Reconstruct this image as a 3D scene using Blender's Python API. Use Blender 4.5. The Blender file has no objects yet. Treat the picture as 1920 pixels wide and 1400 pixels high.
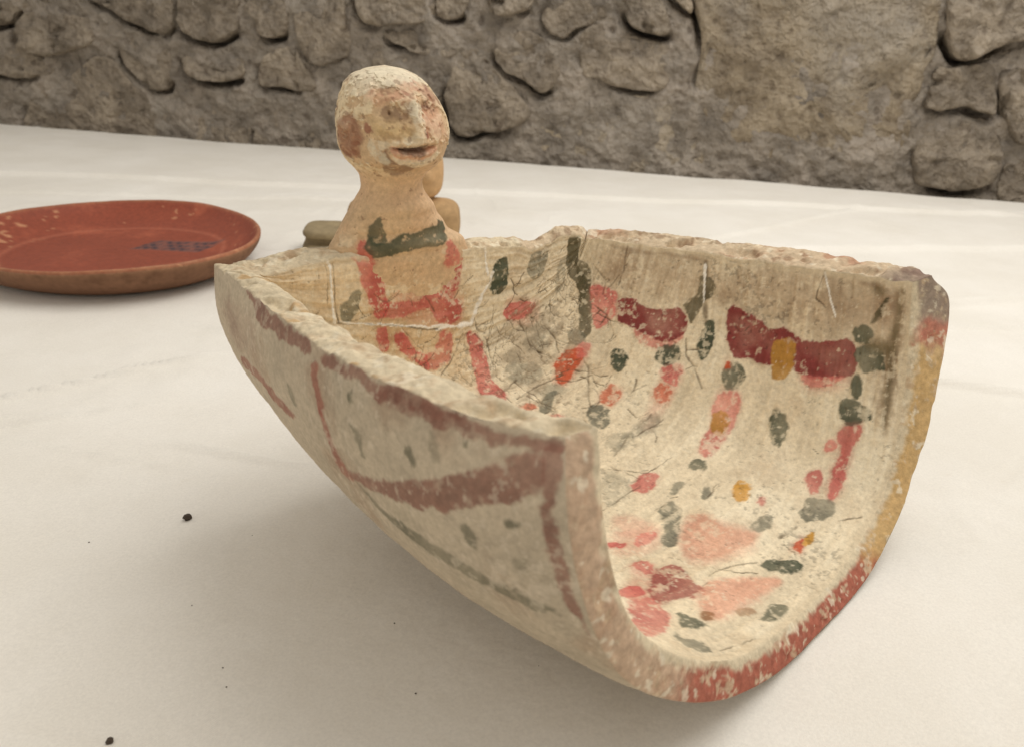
import bpy, bmesh, math, random
import numpy as np
S=0.25                      # metres per modelling unit
random.seed(7)
scene=bpy.context.scene
# ------------------------------------------------------------------ camera
def _cam():
    p,r=math.radians(23.9855),math.radians(2.644)
    F=np.array([0,math.cos(p),-math.sin(p)]);R=np.array([1,0,0.]);U=np.cross(R,F)
    R2=math.cos(r)*R+math.sin(r)*U;U2=-math.sin(r)*R+math.cos(r)*U
    cd=bpy.data.cameras.new('camera');co=bpy.data.objects.new('camera',cd);scene.collection.objects.link(co)
    from mathutils import Matrix
    M=Matrix([[R2[i],U2[i],-F[i],0] for i in range(3)]+[[0,0,0,1]]);M.translation=(0,0,1*S)
    co.matrix_world=M
    cd.sensor_width=36;cd.lens=1428/1920*36;cd.clip_start=.01;cd.clip_end=50
    cd.dof.use_dof=True;cd.dof.focus_distance=1.64*S;cd.dof.aperture_fstop=15
    scene.camera=co
_cam()
# ------------------------------------------------------------------ light: soft ceiling light, warm dim room
w=bpy.data.worlds.new('World');scene.world=w;w.use_nodes=True
bg=w.node_tree.nodes['Background'];bg.inputs[0].default_value=(1,.945,.87,1);bg.inputs[1].default_value=.64
def area(name,loc,target,sx,sy,power,col):
    ld=bpy.data.lights.new(name,'AREA');ld.shape='RECTANGLE';ld.size=sx;ld.size_y=sy;ld.energy=power;ld.color=col
    lo=bpy.data.objects.new(name,ld);scene.collection.objects.link(lo);lo.location=loc
    from mathutils import Vector
    lo.rotation_euler=(Vector(target)-Vector(loc)).to_track_quat('-Z','Y').to_euler()
    return lo
area('ceiling_light',(.62,.80,1.55),(.30,.70,0),1.4,1.1,18.8,(1,.985,.965))
scene.view_settings.view_transform='Standard';scene.view_settings.look='None'
scene.view_settings.exposure=0;scene.view_settings.gamma=1;scene.view_settings.use_curve_mapping=False
# ---- measured shape and paint data
CV={'no': [[0.2198, 0.2824, -0.0], [-0.1696, -0.2558, 0.0], [0.6306, -0.7886, 0.05], [-0.6173, 1.4898, 0.55]], 'ni': [[0.107, 0.1406, -0.0], [-0.0191, -0.0745, 0.0], [0.5183, -0.7422, 0.05], [-0.5059, 1.4397, 0.55]], 'fo': [[-0.1059, -0.183, 0.0], [0.0362, 0.1064, -0.0], [0.8082, -0.3134, 0.028], [0.1866, 1.9999, 0.54]], 'fi': [[-0.0476, -0.1315, 0.0], [0.0743, 0.1913, -0.0], [0.6494, -0.4195, 0.025], [0.1776, 1.9546, 0.525]]}
GS={'o': ([-1.0, -1.0125, -1.0083, -0.9907, -0.9644, -0.9266, -0.8746, -0.808, -0.7314, -0.6504, -0.5666, -0.4788, -0.387, -0.2926, -0.1962, -0.0987, -0.0007, 0.099, 0.2014, 0.3058, 0.4092, 0.5103, 0.6087, 0.7017, 0.7875, 0.8635, 0.927, 0.9792, 1.0213, 1.057, 1.0826, 1.0745, 1.0], [[0.0, -0.0, 0.0], [0.0069, -0.0089, -0.058], [0.0138, -0.0177, -0.1161], [0.0207, -0.0266, -0.174], [0.0276, -0.0353, -0.2313], [0.0342, -0.0438, -0.2866], [0.0403, -0.0516, -0.338], [0.0457, -0.0586, -0.3833], [0.0504, -0.0646, -0.4227], [0.0546, -0.07, -0.4582], [0.0585, -0.0749, -0.4904], [0.0618, -0.0791, -0.5179], [0.0644, -0.0825, -0.5403], [0.0665, -0.0852, -0.5578], [0.068, -0.0871, -0.5703], [0.0689, -0.0882, -0.5774], [0.0691, -0.0885, -0.5793], [0.069, -0.0884, -0.5787], [0.069, -0.0884, -0.5784], [0.0688, -0.0881, -0.5768], [0.0679, -0.0869, -0.569], [0.0658, -0.0843, -0.552], [0.0628, -0.0805, -0.5266], [0.0589, -0.0755, -0.4943], [0.0543, -0.0696, -0.4553], [0.0489, -0.0626, -0.41], [0.0428, -0.0548, -0.3586], [0.0361, -0.0463, -0.3029], [0.0292, -0.0374, -0.2448], [0.0221, -0.0283, -0.1853], [0.0148, -0.019, -0.1244], [0.0074, -0.0095, -0.0621], [0.0, 0.0, -0.0]], 0.5892), 'i': ([-1.0, -0.9964, -0.9942, -0.9796, -0.9549, -0.9164, -0.8578, -0.7887, -0.7139, -0.6348, -0.5526, -0.4678, -0.3795, -0.287, -0.1919, -0.0961, 0.0004, 0.0988, 0.1997, 0.303, 0.4086, 0.5162, 0.6272, 0.7392, 0.8326, 0.8954, 0.9386, 0.971, 0.9906, 0.9966, 0.9969, 0.9983, 1.0], [[0.0, 0.0, -0.0], [0.0058, -0.0084, -0.0523], [0.0116, -0.0169, -0.1051], [0.0175, -0.0253, -0.1576], [0.0232, -0.0337, -0.2098], [0.0287, -0.0417, -0.2595], [0.0336, -0.0487, -0.3034], [0.038, -0.055, -0.3427], [0.0419, -0.0607, -0.378], [0.0454, -0.0657, -0.4095], [0.0485, -0.0703, -0.4382], [0.0514, -0.0745, -0.4641], [0.0537, -0.0779, -0.485], [0.0553, -0.0802, -0.4997], [0.0565, -0.0819, -0.5101], [0.0574, -0.0832, -0.5185], [0.0581, -0.0843, -0.5249], [0.0586, -0.0849, -0.5288], [0.0587, -0.0851, -0.5299], [0.0585, -0.0847, -0.5277], [0.0578, -0.0837, -0.5214], [0.0565, -0.0819, -0.5105], [0.0548, -0.0795, -0.4951], [0.0526, -0.0762, -0.4745], [0.0489, -0.0708, -0.4413], [0.0433, -0.0628, -0.3911], [0.0369, -0.0535, -0.3332], [0.0305, -0.0442, -0.2755], [0.0242, -0.035, -0.2182], [0.0178, -0.0259, -0.1611], [0.0117, -0.0169, -0.1055], [0.0058, -0.0084, -0.0522], [-0.0, -0.0, -0.0]], 0.5399)}
PQ=[5.4968, 7.3486, -0.2598, 2.0083, 0.7394]
BROWS=[[0.3268, 0.0033, 0.1756], [0.4836, 0.0053, 0.1664], [0.5427, 0.0055, 0.1589], [0.57, 0.0027, 0.1466], [0.5868, -0.0049, 0.1276], [0.6083, -0.0059, 0.1141], [0.6289, -0.0074, 0.1002], [0.6505, -0.0054, 0.0887], [0.6667, -0.007, 0.0775], [0.6874, -0.0083, 0.0662], [0.7044, -0.0097, 0.0653], [0.7213, -0.0081, 0.073], [0.7359, -0.0047, 0.0869], [0.7504, -0.0042, 0.1001], [0.7691, -0.0059, 0.1086], [0.7973, -0.0069, 0.1128], [0.8273, -0.0101, 0.1113], [0.8546, -0.0145, 0.1033], [0.8826, -0.0178, 0.09], [0.903, -0.0213, 0.075], [0.9197, -0.0232, 0.051], [0.9274, -0.0221, 0.0273], [0.9313, -0.0237, 0.0032]]
INNER=[["stain",[[0.2531,0.9846],[0.5188,0.9807],[0.817,1.0],[0.9975,1.0],[0.9875,0.8651],[0.8947,0.8382],[0.8095,0.815],[0.7193,0.8382],[0.619,0.8651],[0.5388,0.8343],[0.4336,0.8035],[0.3258,0.8035]]],["stain",[[0.8822,0.9846],[0.9975,1.0],[1.0,0.7919],[0.9799,0.6416],[0.9599,0.6647],[0.9223,0.7649],[0.8947,0.8382]]],["torso",[[0.0,-1.0],[0.0,-0.4875],[0.0,-0.3449],[0.0,0.025],[0.0902,0.0944],[0.1554,0.1329],[0.2256,0.0636],[0.1754,-0.1946],[0.1353,-0.3757]]],["torso",[[0.1303,-0.2293],[0.1629,0.1484],[0.2807,0.2062],[0.2882,0.1407],[0.2206,0.0405],[0.1654,-0.1291]]],["wash",[[0.3383,0.5645],[0.3684,0.5992],[0.3784,0.5453],[0.386,0.4644],[0.381,0.3834],[0.3609,0.4066]]],["wash",[[0.5589,0.6339],[0.5739,0.6108],[0.5764,0.499],[0.5764,0.4027],[0.5614,0.3873],[0.5489,0.5299]]],["wash",[[0.6541,0.6069],[0.6992,0.6262],[0.7068,0.5067],[0.6667,0.4798]]],["wash",[[0.9298,0.6224],[0.9248,0.5568],[0.9348,0.4181],[0.9148,0.3988],[0.8972,0.5568]]],["graylt",[[0.5789,0.183],[0.6316,0.1985],[0.6566,0.1175],[0.6516,0.0443]]],["wash",[[0.6717,0.0482],[0.7318,0.0829],[0.7494,0.0366],[0.7143,-0.0289]]],["wash",[[0.7018,-0.0366],[0.7393,0.079],[0.7769,-0.0135],[0.7444,-0.1175]]],["wash",[[0.797,-0.1753],[0.812,-0.0944],[0.8521,-0.1946],[0.8446,-0.2717]]],["wash",[[0.7444,0.1561],[0.8571,0.2177],[0.8797,0.1291],[0.8446,-0.0058],[0.8095,-0.0019]]],["wash",[[0.8571,-0.0597],[0.9424,0.0983],[0.9398,-0.0636],[0.9298,-0.2139]]],["graylt",[[0.5414,0.264],[0.5764,0.2909],[0.5664,0.3603],[0.5313,0.3333]]],["graylt",[[0.2707,0.3025],[0.2957,0.3988],[0.3409,0.3988],[0.3308,0.3141],[0.2957,0.2755]]],["graylt",[[0.1855,0.3834],[0.2556,0.5453],[0.3008,0.5645],[0.2556,0.5029]]],["graylt",[[0.3509,0.3064],[0.3634,0.395],[0.396,0.4066],[0.3885,0.3218]]],["wash",[[0.1128,0.2832],[0.1654,0.526],[0.2431,0.5376],[0.183,0.3333]]],["wash",[[0.0602,-0.2139],[0.0576,-0.0944],[0.0802,0.0636],[0.1504,0.106],[0.1203,-0.1484]]],["wash",[[0.7895,0.7033],[0.9048,0.7418],[0.8872,0.6917],[0.8221,0.6647]]],["crim",[[0.0,-0.3911],[0.0,-0.3487],[0.0,-0.3295],[0.0025,-0.3025],[0.0426,-0.2601],[0.0802,-0.2216],[0.1128,-0.2023],[0.1128,-0.2524],[0.0852,-0.2755],[0.0476,-0.3256],[0.01,-0.3603],[0.0,-0.3834]]],["crim",[[0.0852,-0.2408],[0.0902,-0.1638],[0.0852,-0.0906],[0.0702,-0.0867],[0.0677,-0.0636],[0.0727,-0.0019],[0.0902,0.0405],[0.1078,0.0829],[0.1328,0.079],[0.1404,0.052],[0.1303,-0.0058],[0.1103,-0.0289],[0.1003,-0.0713],[0.1078,-0.1522],[0.1153,-0.2062]]],["crim",[[0.0,-0.0366],[0.0,-0.0058],[0.0,0.0096],[0.0351,0.0289],[0.0777,0.0405],[0.0752,-0.0096],[0.0426,-0.025],[0.01,-0.0328]]],["crim",[[0.1303,-0.237],[0.1303,-0.1985],[0.1504,-0.183],[0.1729,-0.183],[0.1679,-0.21]]],["crim",[[0.1454,-0.1676],[0.1479,-0.1214],[0.1779,-0.0713],[0.1955,-0.0173],[0.2206,-0.0019],[0.203,-0.0405],[0.183,-0.0983],[0.1629,-0.1445]]],["crim",[[0.1504,0.0058],[0.1579,0.0674],[0.2005,0.0713],[0.213,0.0674],[0.2206,0.0135],[0.2055,-0.0135],[0.193,-0.0366],[0.1905,0.0135]]],["crim",[[0.1654,0.1291],[0.1729,0.1676],[0.2105,0.2216],[0.2531,0.237],[0.2932,0.2177],[0.3183,0.237],[0.3383,0.1985],[0.3233,0.1715],[0.3008,0.1561],[0.2581,0.1753],[0.2155,0.1676]]],["green",[[0.0927,-0.3911],[0.0727,-0.3642],[0.0602,-0.3449],[0.0627,-0.3256],[0.0852,-0.3218],[0.1128,-0.3295],[0.1203,-0.3526],[0.1153,-0.3834]]],["green",[[0.0827,0.183],[0.0501,0.1792],[0.0276,0.2062],[0.0301,0.2447],[0.0551,0.264],[0.0902,0.2832],[0.1053,0.2524],[0.0927,0.2023]]],["gray",[[0.0476,0.3796],[0.015,0.3834],[0.01,0.4412],[0.0251,0.499],[0.0802,0.5106],[0.1053,0.4721],[0.0827,0.4066]]],["crim",[[0.1554,0.3025],[0.1378,0.3256],[0.1504,0.4258],[0.1805,0.5106],[0.2005,0.4836],[0.1905,0.4027],[0.1704,0.3256]]],["olive",[[0.0,0.6532],[0.0,0.7919],[0.2431,0.8921],[0.2832,0.8574],[0.3108,0.7765],[0.3333,0.7033],[0.3534,0.657],[0.3584,0.6069],[0.3358,0.6069],[0.3108,0.6802],[0.2832,0.7534],[0.2506,0.7919],[0.2105,0.8459],[0.0677,0.684]]],["graylt",[[0.0777,0.6146],[0.0727,0.7033],[0.198,0.7264],[0.218,0.6686],[0.1579,0.6339]]],["gray",[[0.3133,0.5992],[0.3308,0.6262],[0.3559,0.6108],[0.3534,0.5684],[0.3283,0.5645]]],["graylt",[[0.2481,0.4258],[0.2556,0.499],[0.2857,0.5222],[0.3008,0.4913],[0.2882,0.4335],[0.2607,0.4143]]],["graylt",[[0.2506,0.3025],[0.2456,0.3565],[0.2732,0.3873],[0.2882,0.3565],[0.2707,0.3179]]],["orange",[[0.3383,0.4566],[0.3308,0.499],[0.3409,0.5376],[0.3609,0.5761],[0.3734,0.5414],[0.381,0.4759],[0.3835,0.4181],[0.3709,0.3988],[0.3534,0.4297]]],["pink",[[0.3509,0.5568],[0.3584,0.5915],[0.3734,0.5915],[0.3734,0.5414],[0.3634,0.5222]]],["green",[[0.4286,0.5761],[0.4236,0.6069],[0.4361,0.6301],[0.4561,0.6108],[0.4612,0.5645],[0.4511,0.5414]]],["orange",[[0.4536,0.4335],[0.4511,0.4644],[0.4586,0.5067],[0.4837,0.4875],[0.4937,0.4489],[0.4862,0.4104],[0.4662,0.4143]]],["gray",[[0.4637,0.3526],[0.4586,0.3834],[0.4687,0.4066],[0.4912,0.3988],[0.5138,0.341],[0.5013,0.3141],[0.4787,0.3256]]],["orange",[[0.3634,0.2177],[0.3684,0.2717],[0.3835,0.2794],[0.386,0.2408],[0.3759,0.2216]]],["gray",[[0.3885,0.2678],[0.3759,0.3333],[0.3835,0.3757],[0.396,0.3141],[0.4135,0.2678]]],["pink",[[0.4185,0.2601],[0.4286,0.2909],[0.4436,0.2948],[0.4411,0.2678]]],["pink",[[0.2957,0.815],[0.3434,0.815],[0.3734,0.8112],[0.386,0.7457],[0.3784,0.6956],[0.3609,0.6609],[0.3333,0.711]]],["pink",[[0.4361,0.711],[0.4812,0.7033],[0.5288,0.711],[0.5514,0.738],[0.5338,0.6879],[0.5088,0.6724],[0.4762,0.6647]]],["dark",[[0.3885,0.7457],[0.3835,0.7996],[0.411,0.8073],[0.4486,0.7842],[0.4837,0.7919],[0.5163,0.815],[0.5464,0.7919],[0.5514,0.7495],[0.5288,0.7071],[0.5013,0.7033],[0.4762,0.7033],[0.4411,0.7148],[0.4035,0.711]]],["olive",[[0.5188,0.8266],[0.5489,0.8574],[0.5539,0.9037],[0.5489,0.9268],[0.5789,0.9306],[0.594,0.8998],[0.589,0.8651],[0.5714,0.8497],[0.5664,0.8112],[0.5589,0.7726],[0.5414,0.8112]]],["green",[[0.589,0.7958],[0.604,0.8035],[0.609,0.7457],[0.6115,0.6879],[0.6015,0.6686],[0.589,0.7033],[0.5865,0.7457]]],["green",[[0.5088,0.6724],[0.5238,0.6879],[0.5464,0.6994],[0.5589,0.6647],[0.5489,0.6301],[0.5263,0.6262],[0.5138,0.6416]]],["pink",[[0.5288,0.6108],[0.5664,0.6416],[0.5689,0.6069],[0.5764,0.5723],[0.5564,0.5684],[0.5363,0.58]]],["orange",[[0.5363,0.5376],[0.5439,0.5684],[0.5714,0.553],[0.5789,0.526],[0.5689,0.4952],[0.5464,0.5029]]],["dark",[[0.6266,0.8382],[0.6416,0.8574],[0.6717,0.8382],[0.6967,0.8343],[0.7243,0.8112],[0.7519,0.815],[0.7769,0.8035],[0.812,0.7958],[0.8571,0.815],[0.8897,0.8266],[0.8997,0.7919],[0.9023,0.7457],[0.8747,0.7264],[0.8195,0.7033],[0.792,0.711],[0.7769,0.7264],[0.7368,0.7148],[0.6867,0.7187],[0.6591,0.7148],[0.6416,0.7572]]],["pink",[[0.7945,0.7033],[0.8421,0.711],[0.8922,0.7341],[0.8596,0.7033],[0.8221,0.6763]]],["ochre",[[0.7293,0.7611],[0.7444,0.7881],[0.7744,0.7996],[0.787,0.7572],[0.782,0.7148],[0.7719,0.6763],[0.7544,0.6724],[0.7419,0.7033]]],["green",[[0.6491,0.6686],[0.6591,0.6994],[0.6842,0.6956],[0.6967,0.6532],[0.6817,0.6146],[0.6591,0.6146],[0.6491,0.6455]]],["orange",[[0.6466,0.6956],[0.6566,0.7033],[0.6617,0.6802],[0.6516,0.6686]]],["green",[[0.8847,0.6493],[0.8997,0.6763],[0.9248,0.6724],[0.9474,0.6609],[0.9424,0.6378],[0.9173,0.6146],[0.8947,0.6224]]],["green",[[0.8922,0.8613],[0.9198,0.8767],[0.9323,0.8497],[0.9173,0.8266],[0.8947,0.8304]]],["green",[[0.8972,0.8035],[0.9398,0.8382],[0.9599,0.7765],[0.9398,0.7649],[0.9048,0.7649]]],["green",[[0.9023,0.7457],[0.9148,0.7457],[0.9223,0.6879],[0.9073,0.6802]]],["olive",[[0.9198,0.8767],[0.9524,0.9538],[0.9599,0.9461],[0.9348,0.8844]]],["olivelt",[[0.9624,0.8767],[0.9774,0.8844],[0.9774,0.7611],[0.9799,0.6416],[0.9649,0.6339],[0.9599,0.7534]]],["olivelt",[[0.9724,0.9846],[0.985,0.9884],[0.9799,0.8613],[0.9674,0.8574]]],["olivelt",[[0.9123,0.8266],[0.9449,0.8536],[0.9825,0.8266],[0.9624,0.7996],[0.9373,0.815]]],["olive",[[0.0,0.6686],[0.0075,0.8613],[0.2832,0.842],[0.3108,0.7148],[0.2556,0.7958],[0.0702,0.6763]]],["olivelt",[[0.9173,0.9923],[0.9449,0.9807],[0.9474,0.9538],[0.9298,0.9538]]],["pink",[[0.6566,0.5684],[0.6767,0.6108],[0.6992,0.6069],[0.7043,0.5491],[0.7068,0.4836],[0.7068,0.4374],[0.7018,0.3796],[0.6817,0.3834],[0.6767,0.4335],[0.6717,0.4952]]],["ochre",[[0.6617,0.5145],[0.6767,0.5491],[0.6917,0.5414],[0.7018,0.4875],[0.6917,0.4644],[0.6717,0.4759]]],["green",[[0.6867,0.3256],[0.6842,0.3603],[0.7068,0.3603],[0.7143,0.3449],[0.7043,0.3218]]],["green",[[0.7694,0.553],[0.7694,0.6031],[0.792,0.5915],[0.8045,0.553],[0.802,0.5029],[0.7895,0.499],[0.7719,0.5299]]],["crim",[[0.6416,0.183],[0.6391,0.2486],[0.6591,0.2601],[0.6742,0.2139],[0.6667,0.1676],[0.6516,0.1561]]],["graylt",[[0.5714,0.2447],[0.5489,0.3526],[0.5564,0.4374],[0.5764,0.4759],[0.584,0.4297],[0.5739,0.368],[0.5639,0.3064]]],["gray",[[0.6942,0.2254],[0.6992,0.2678],[0.7068,0.2524],[0.7043,0.21]]],["gray",[[0.7368,0.2601],[0.7419,0.2909],[0.7544,0.2678],[0.7494,0.237]]],["ochre2",[[0.7744,0.3102],[0.7719,0.3449],[0.782,0.3603],[0.8045,0.341],[0.812,0.3064],[0.807,0.2794],[0.787,0.2794]]],["crim",[[0.8947,0.5761],[0.9023,0.6069],[0.9348,0.6185],[0.9298,0.5915],[0.9223,0.5568],[0.9248,0.4913],[0.9298,0.4104],[0.9198,0.3988],[0.9098,0.4489],[0.9098,0.4952],[0.9123,0.5453]]],["pink",[[0.8772,0.5453],[0.8922,0.5684],[0.8997,0.5453],[0.8847,0.5299]]],["crim",[[0.8647,0.4489],[0.8847,0.4721],[0.8972,0.4412],[0.8972,0.395],[0.8822,0.4027]]],["gray",[[0.8947,0.3218],[0.8897,0.3796],[0.9098,0.3873],[0.9273,0.4027],[0.9449,0.368],[0.9323,0.3372],[0.9173,0.3141],[0.9048,0.3064]]],["gray",[[0.8471,0.2216],[0.8446,0.2524],[0.8571,0.2755],[0.8672,0.2331],[0.8647,0.2023],[0.8546,0.2023]]],["gray",[[0.7118,0.1407],[0.7118,0.183],[0.7368,0.1715],[0.7544,0.1175],[0.787,0.0366],[0.7845,0.0173],[0.7694,0.0212],[0.7494,0.079],[0.7268,0.1175]]],["pinklt",[[0.7694,0.1098],[0.7569,0.1599],[0.7769,0.1985],[0.8095,0.1638],[0.8321,0.1792],[0.8596,0.1985],[0.8722,0.1522],[0.8521,0.1175],[0.8496,0.0597],[0.8371,0.0289],[0.8145,0.0058],[0.7895,0.052]]],["orange",[[0.9198,0.21],[0.9198,0.2601],[0.9348,0.2177],[0.9398,0.1908],[0.9248,0.1946]]],["ochre2",[[0.9223,0.2486],[0.9323,0.2909],[0.9424,0.2447],[0.9348,0.2177]]],["green",[[0.8997,0.0906],[0.9073,0.1291],[0.9348,0.1599],[0.9499,0.1522],[0.9474,0.1137],[0.9248,0.0983]]],["crim",[[0.8396,-0.2601],[0.8496,-0.1908],[0.8697,-0.2293],[0.8897,-0.2408],[0.9148,-0.3256],[0.9323,-0.4104],[0.9348,-0.4528],[0.8672,-0.3102]]],["red2",[[0.802,-0.0829],[0.8195,-0.0328],[0.8346,-0.0366],[0.8521,-0.0674],[0.8747,-0.0713],[0.8847,-0.1021],[0.8847,-0.1368],[0.8697,-0.1522],[0.8647,-0.2177],[0.8496,-0.1985]]],["crim",[[0.7719,-0.1021],[0.7895,-0.0636],[0.8095,-0.106],[0.7945,-0.1407]]],["crim",[[0.7193,-0.0751],[0.7318,-0.0443],[0.7393,-0.0636],[0.7268,-0.0906]]],["crim",[[0.7318,0.0019],[0.7444,0.0559],[0.7544,-0.0019],[0.7494,-0.0328]]],["pinklt",[[0.8697,-0.0713],[0.8922,0.0135],[0.9373,0.079],[0.9499,0.0597],[0.9298,-0.0366],[0.9323,-0.1252],[0.9273,-0.183],[0.8947,-0.1329]]],["green",[[0.8872,-0.2139],[0.9123,-0.2139],[0.9323,-0.1985],[0.9273,-0.2447],[0.9173,-0.264]]],["gray",[[0.9198,-0.2909],[0.9373,-0.3141],[0.9499,-0.2871],[0.9724,-0.3064],[0.9674,-0.3603],[0.9424,-0.3449]]],["green",[[0.9624,-0.0674],[0.9624,-0.025],[0.9774,-0.0058],[0.985,-0.0482],[0.9825,-0.0944],[0.9699,-0.0983]]],["brownsp",[[0.9098,-0.1638],[0.9223,-0.1522],[0.9273,-0.1753],[0.9223,-0.1946]]],["brownsp",[[0.9348,-0.1021],[0.9424,-0.0674],[0.9524,-0.0829],[0.9474,-0.1098]]],["crim",[[0.8095,-0.2293],[0.817,-0.183],[0.8396,-0.1869],[0.8396,-0.2447],[0.8321,-0.2601]]],["crim",[[0.8246,0.3141],[0.8321,0.3179],[0.8371,0.2987],[0.8321,0.2948]]]]
OUTER=[["oband",[[0.391,-0.9961],[0.4737,-1.0],[0.5213,-0.9961],[0.6366,-1.0],[0.6441,-0.9769],[0.589,-0.9692],[0.5238,-0.9615],[0.4737,-0.9538],[0.4411,-0.9846]]],["oband",[[0.6642,-0.9961],[0.7218,-1.0],[0.7644,-1.0],[0.8221,-1.0],[0.8697,-1.0],[0.8947,-0.9923],[0.8947,-0.9807],[0.8722,-0.9807],[0.8446,-0.9807],[0.8246,-0.9807],[0.7694,-0.9692],[0.7519,-0.9846],[0.7143,-0.9807],[0.6717,-0.973]]],["oband",[[0.7719,-0.9884],[0.8346,-0.9923],[0.8797,-0.9923],[0.9348,-0.9923],[0.9699,-0.9923],[1.0,-0.9961],[1.0,-0.9769],[0.9699,-0.9769],[0.9198,-0.973],[0.8747,-0.9692],[0.8296,-0.973],[0.7744,-0.9692]]],["ostrap",[[0.6466,-0.9692],[0.6642,-0.973],[0.6692,-0.9383],[0.6767,-0.8921],[0.6566,-0.8767],[0.6541,-0.9229]]],["ostrap",[[0.6541,-0.9037],[0.6717,-0.8882],[0.6792,-0.8613],[0.6817,-0.8304],[0.6917,-0.7919],[0.7068,-0.7803],[0.6792,-0.7611],[0.6642,-0.7803],[0.6642,-0.842],[0.6617,-0.8767]]],["oband",[[0.6842,-0.7881],[0.7494,-0.8266],[0.807,-0.8574],[0.8596,-0.896],[0.9098,-0.9345],[0.9474,-0.9615],[0.9825,-0.9807],[0.985,-0.9383],[0.9574,-0.9191],[0.9173,-0.8921],[0.8647,-0.8497],[0.8195,-0.8266],[0.7694,-0.8035],[0.7068,-0.7803]]],["oband",[[0.9799,-0.9846],[1.0,-0.9884],[1.0,-0.9653],[0.9925,-0.9422],[0.99,-0.8882],[0.995,-0.8382],[0.995,-0.7881],[0.995,-0.7225],[0.9925,-0.7534],[0.9799,-0.7688],[0.9799,-0.8189],[0.9799,-0.8805],[0.9825,-0.9345]]],["ogreen",[[0.6992,-0.7842],[0.7118,-0.7688],[0.7544,-0.7611],[0.7945,-0.7649],[0.8521,-0.7726],[0.8947,-0.7688],[0.9348,-0.7726],[0.9599,-0.7611],[0.9749,-0.7534],[0.9574,-0.7457],[0.9198,-0.7418],[0.8797,-0.7418],[0.8346,-0.738],[0.7744,-0.7303],[0.7193,-0.7495]]],["ogreen",[[0.8847,-0.8459],[0.8972,-0.8536],[0.9048,-0.8304],[0.8972,-0.8112],[0.8872,-0.815]]],["ogreen",[[0.9373,-0.8805],[0.9549,-0.8882],[0.9574,-0.8805],[0.9398,-0.8728]]],["ogreen",[[0.7268,-0.9075],[0.7444,-0.8998],[0.7494,-0.8613],[0.7393,-0.8574],[0.7343,-0.8882]]],["ogreen",[[0.8195,-0.9229],[0.8296,-0.9268],[0.8371,-0.8998],[0.8271,-0.8921]]],["ogreen2",[[0.8546,-0.9615],[0.8697,-0.9576],[0.8722,-0.9229],[0.8622,-0.9191]]],["ogreen",[[0.7318,-0.9576],[0.7419,-0.9576],[0.7444,-0.9422],[0.7343,-0.9383]]],["ogreen",[[0.8972,-0.9653],[0.9048,-0.9692],[0.9048,-0.9576],[0.8997,-0.9538]]],["ogreen2",[[0.9373,-0.8266],[0.9599,-0.8382],[0.9549,-0.815],[0.9398,-0.8035]]],["ogreen",[[0.5714,-0.8844],[0.5865,-0.8844],[0.594,-0.8459],[0.584,-0.842],[0.5739,-0.8613]]],["ogreen",[[0.7293,-0.9576],[0.7393,-0.9576],[0.7419,-0.9422],[0.7343,-0.9422]]],["ostrap",[[0.3534,-0.7919],[0.4135,-0.8073],[0.4837,-0.8227],[0.5439,-0.8189],[0.5789,-0.815],[0.5514,-0.7919],[0.4987,-0.7842],[0.4286,-0.7765],[0.3409,-0.738]]],["opink",[[0.2807,-0.896],[0.3534,-0.9345],[0.4411,-0.9576],[0.4561,-0.9306],[0.4035,-0.8343],[0.3434,-0.7996],[0.2982,-0.8343]]]]
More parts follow.
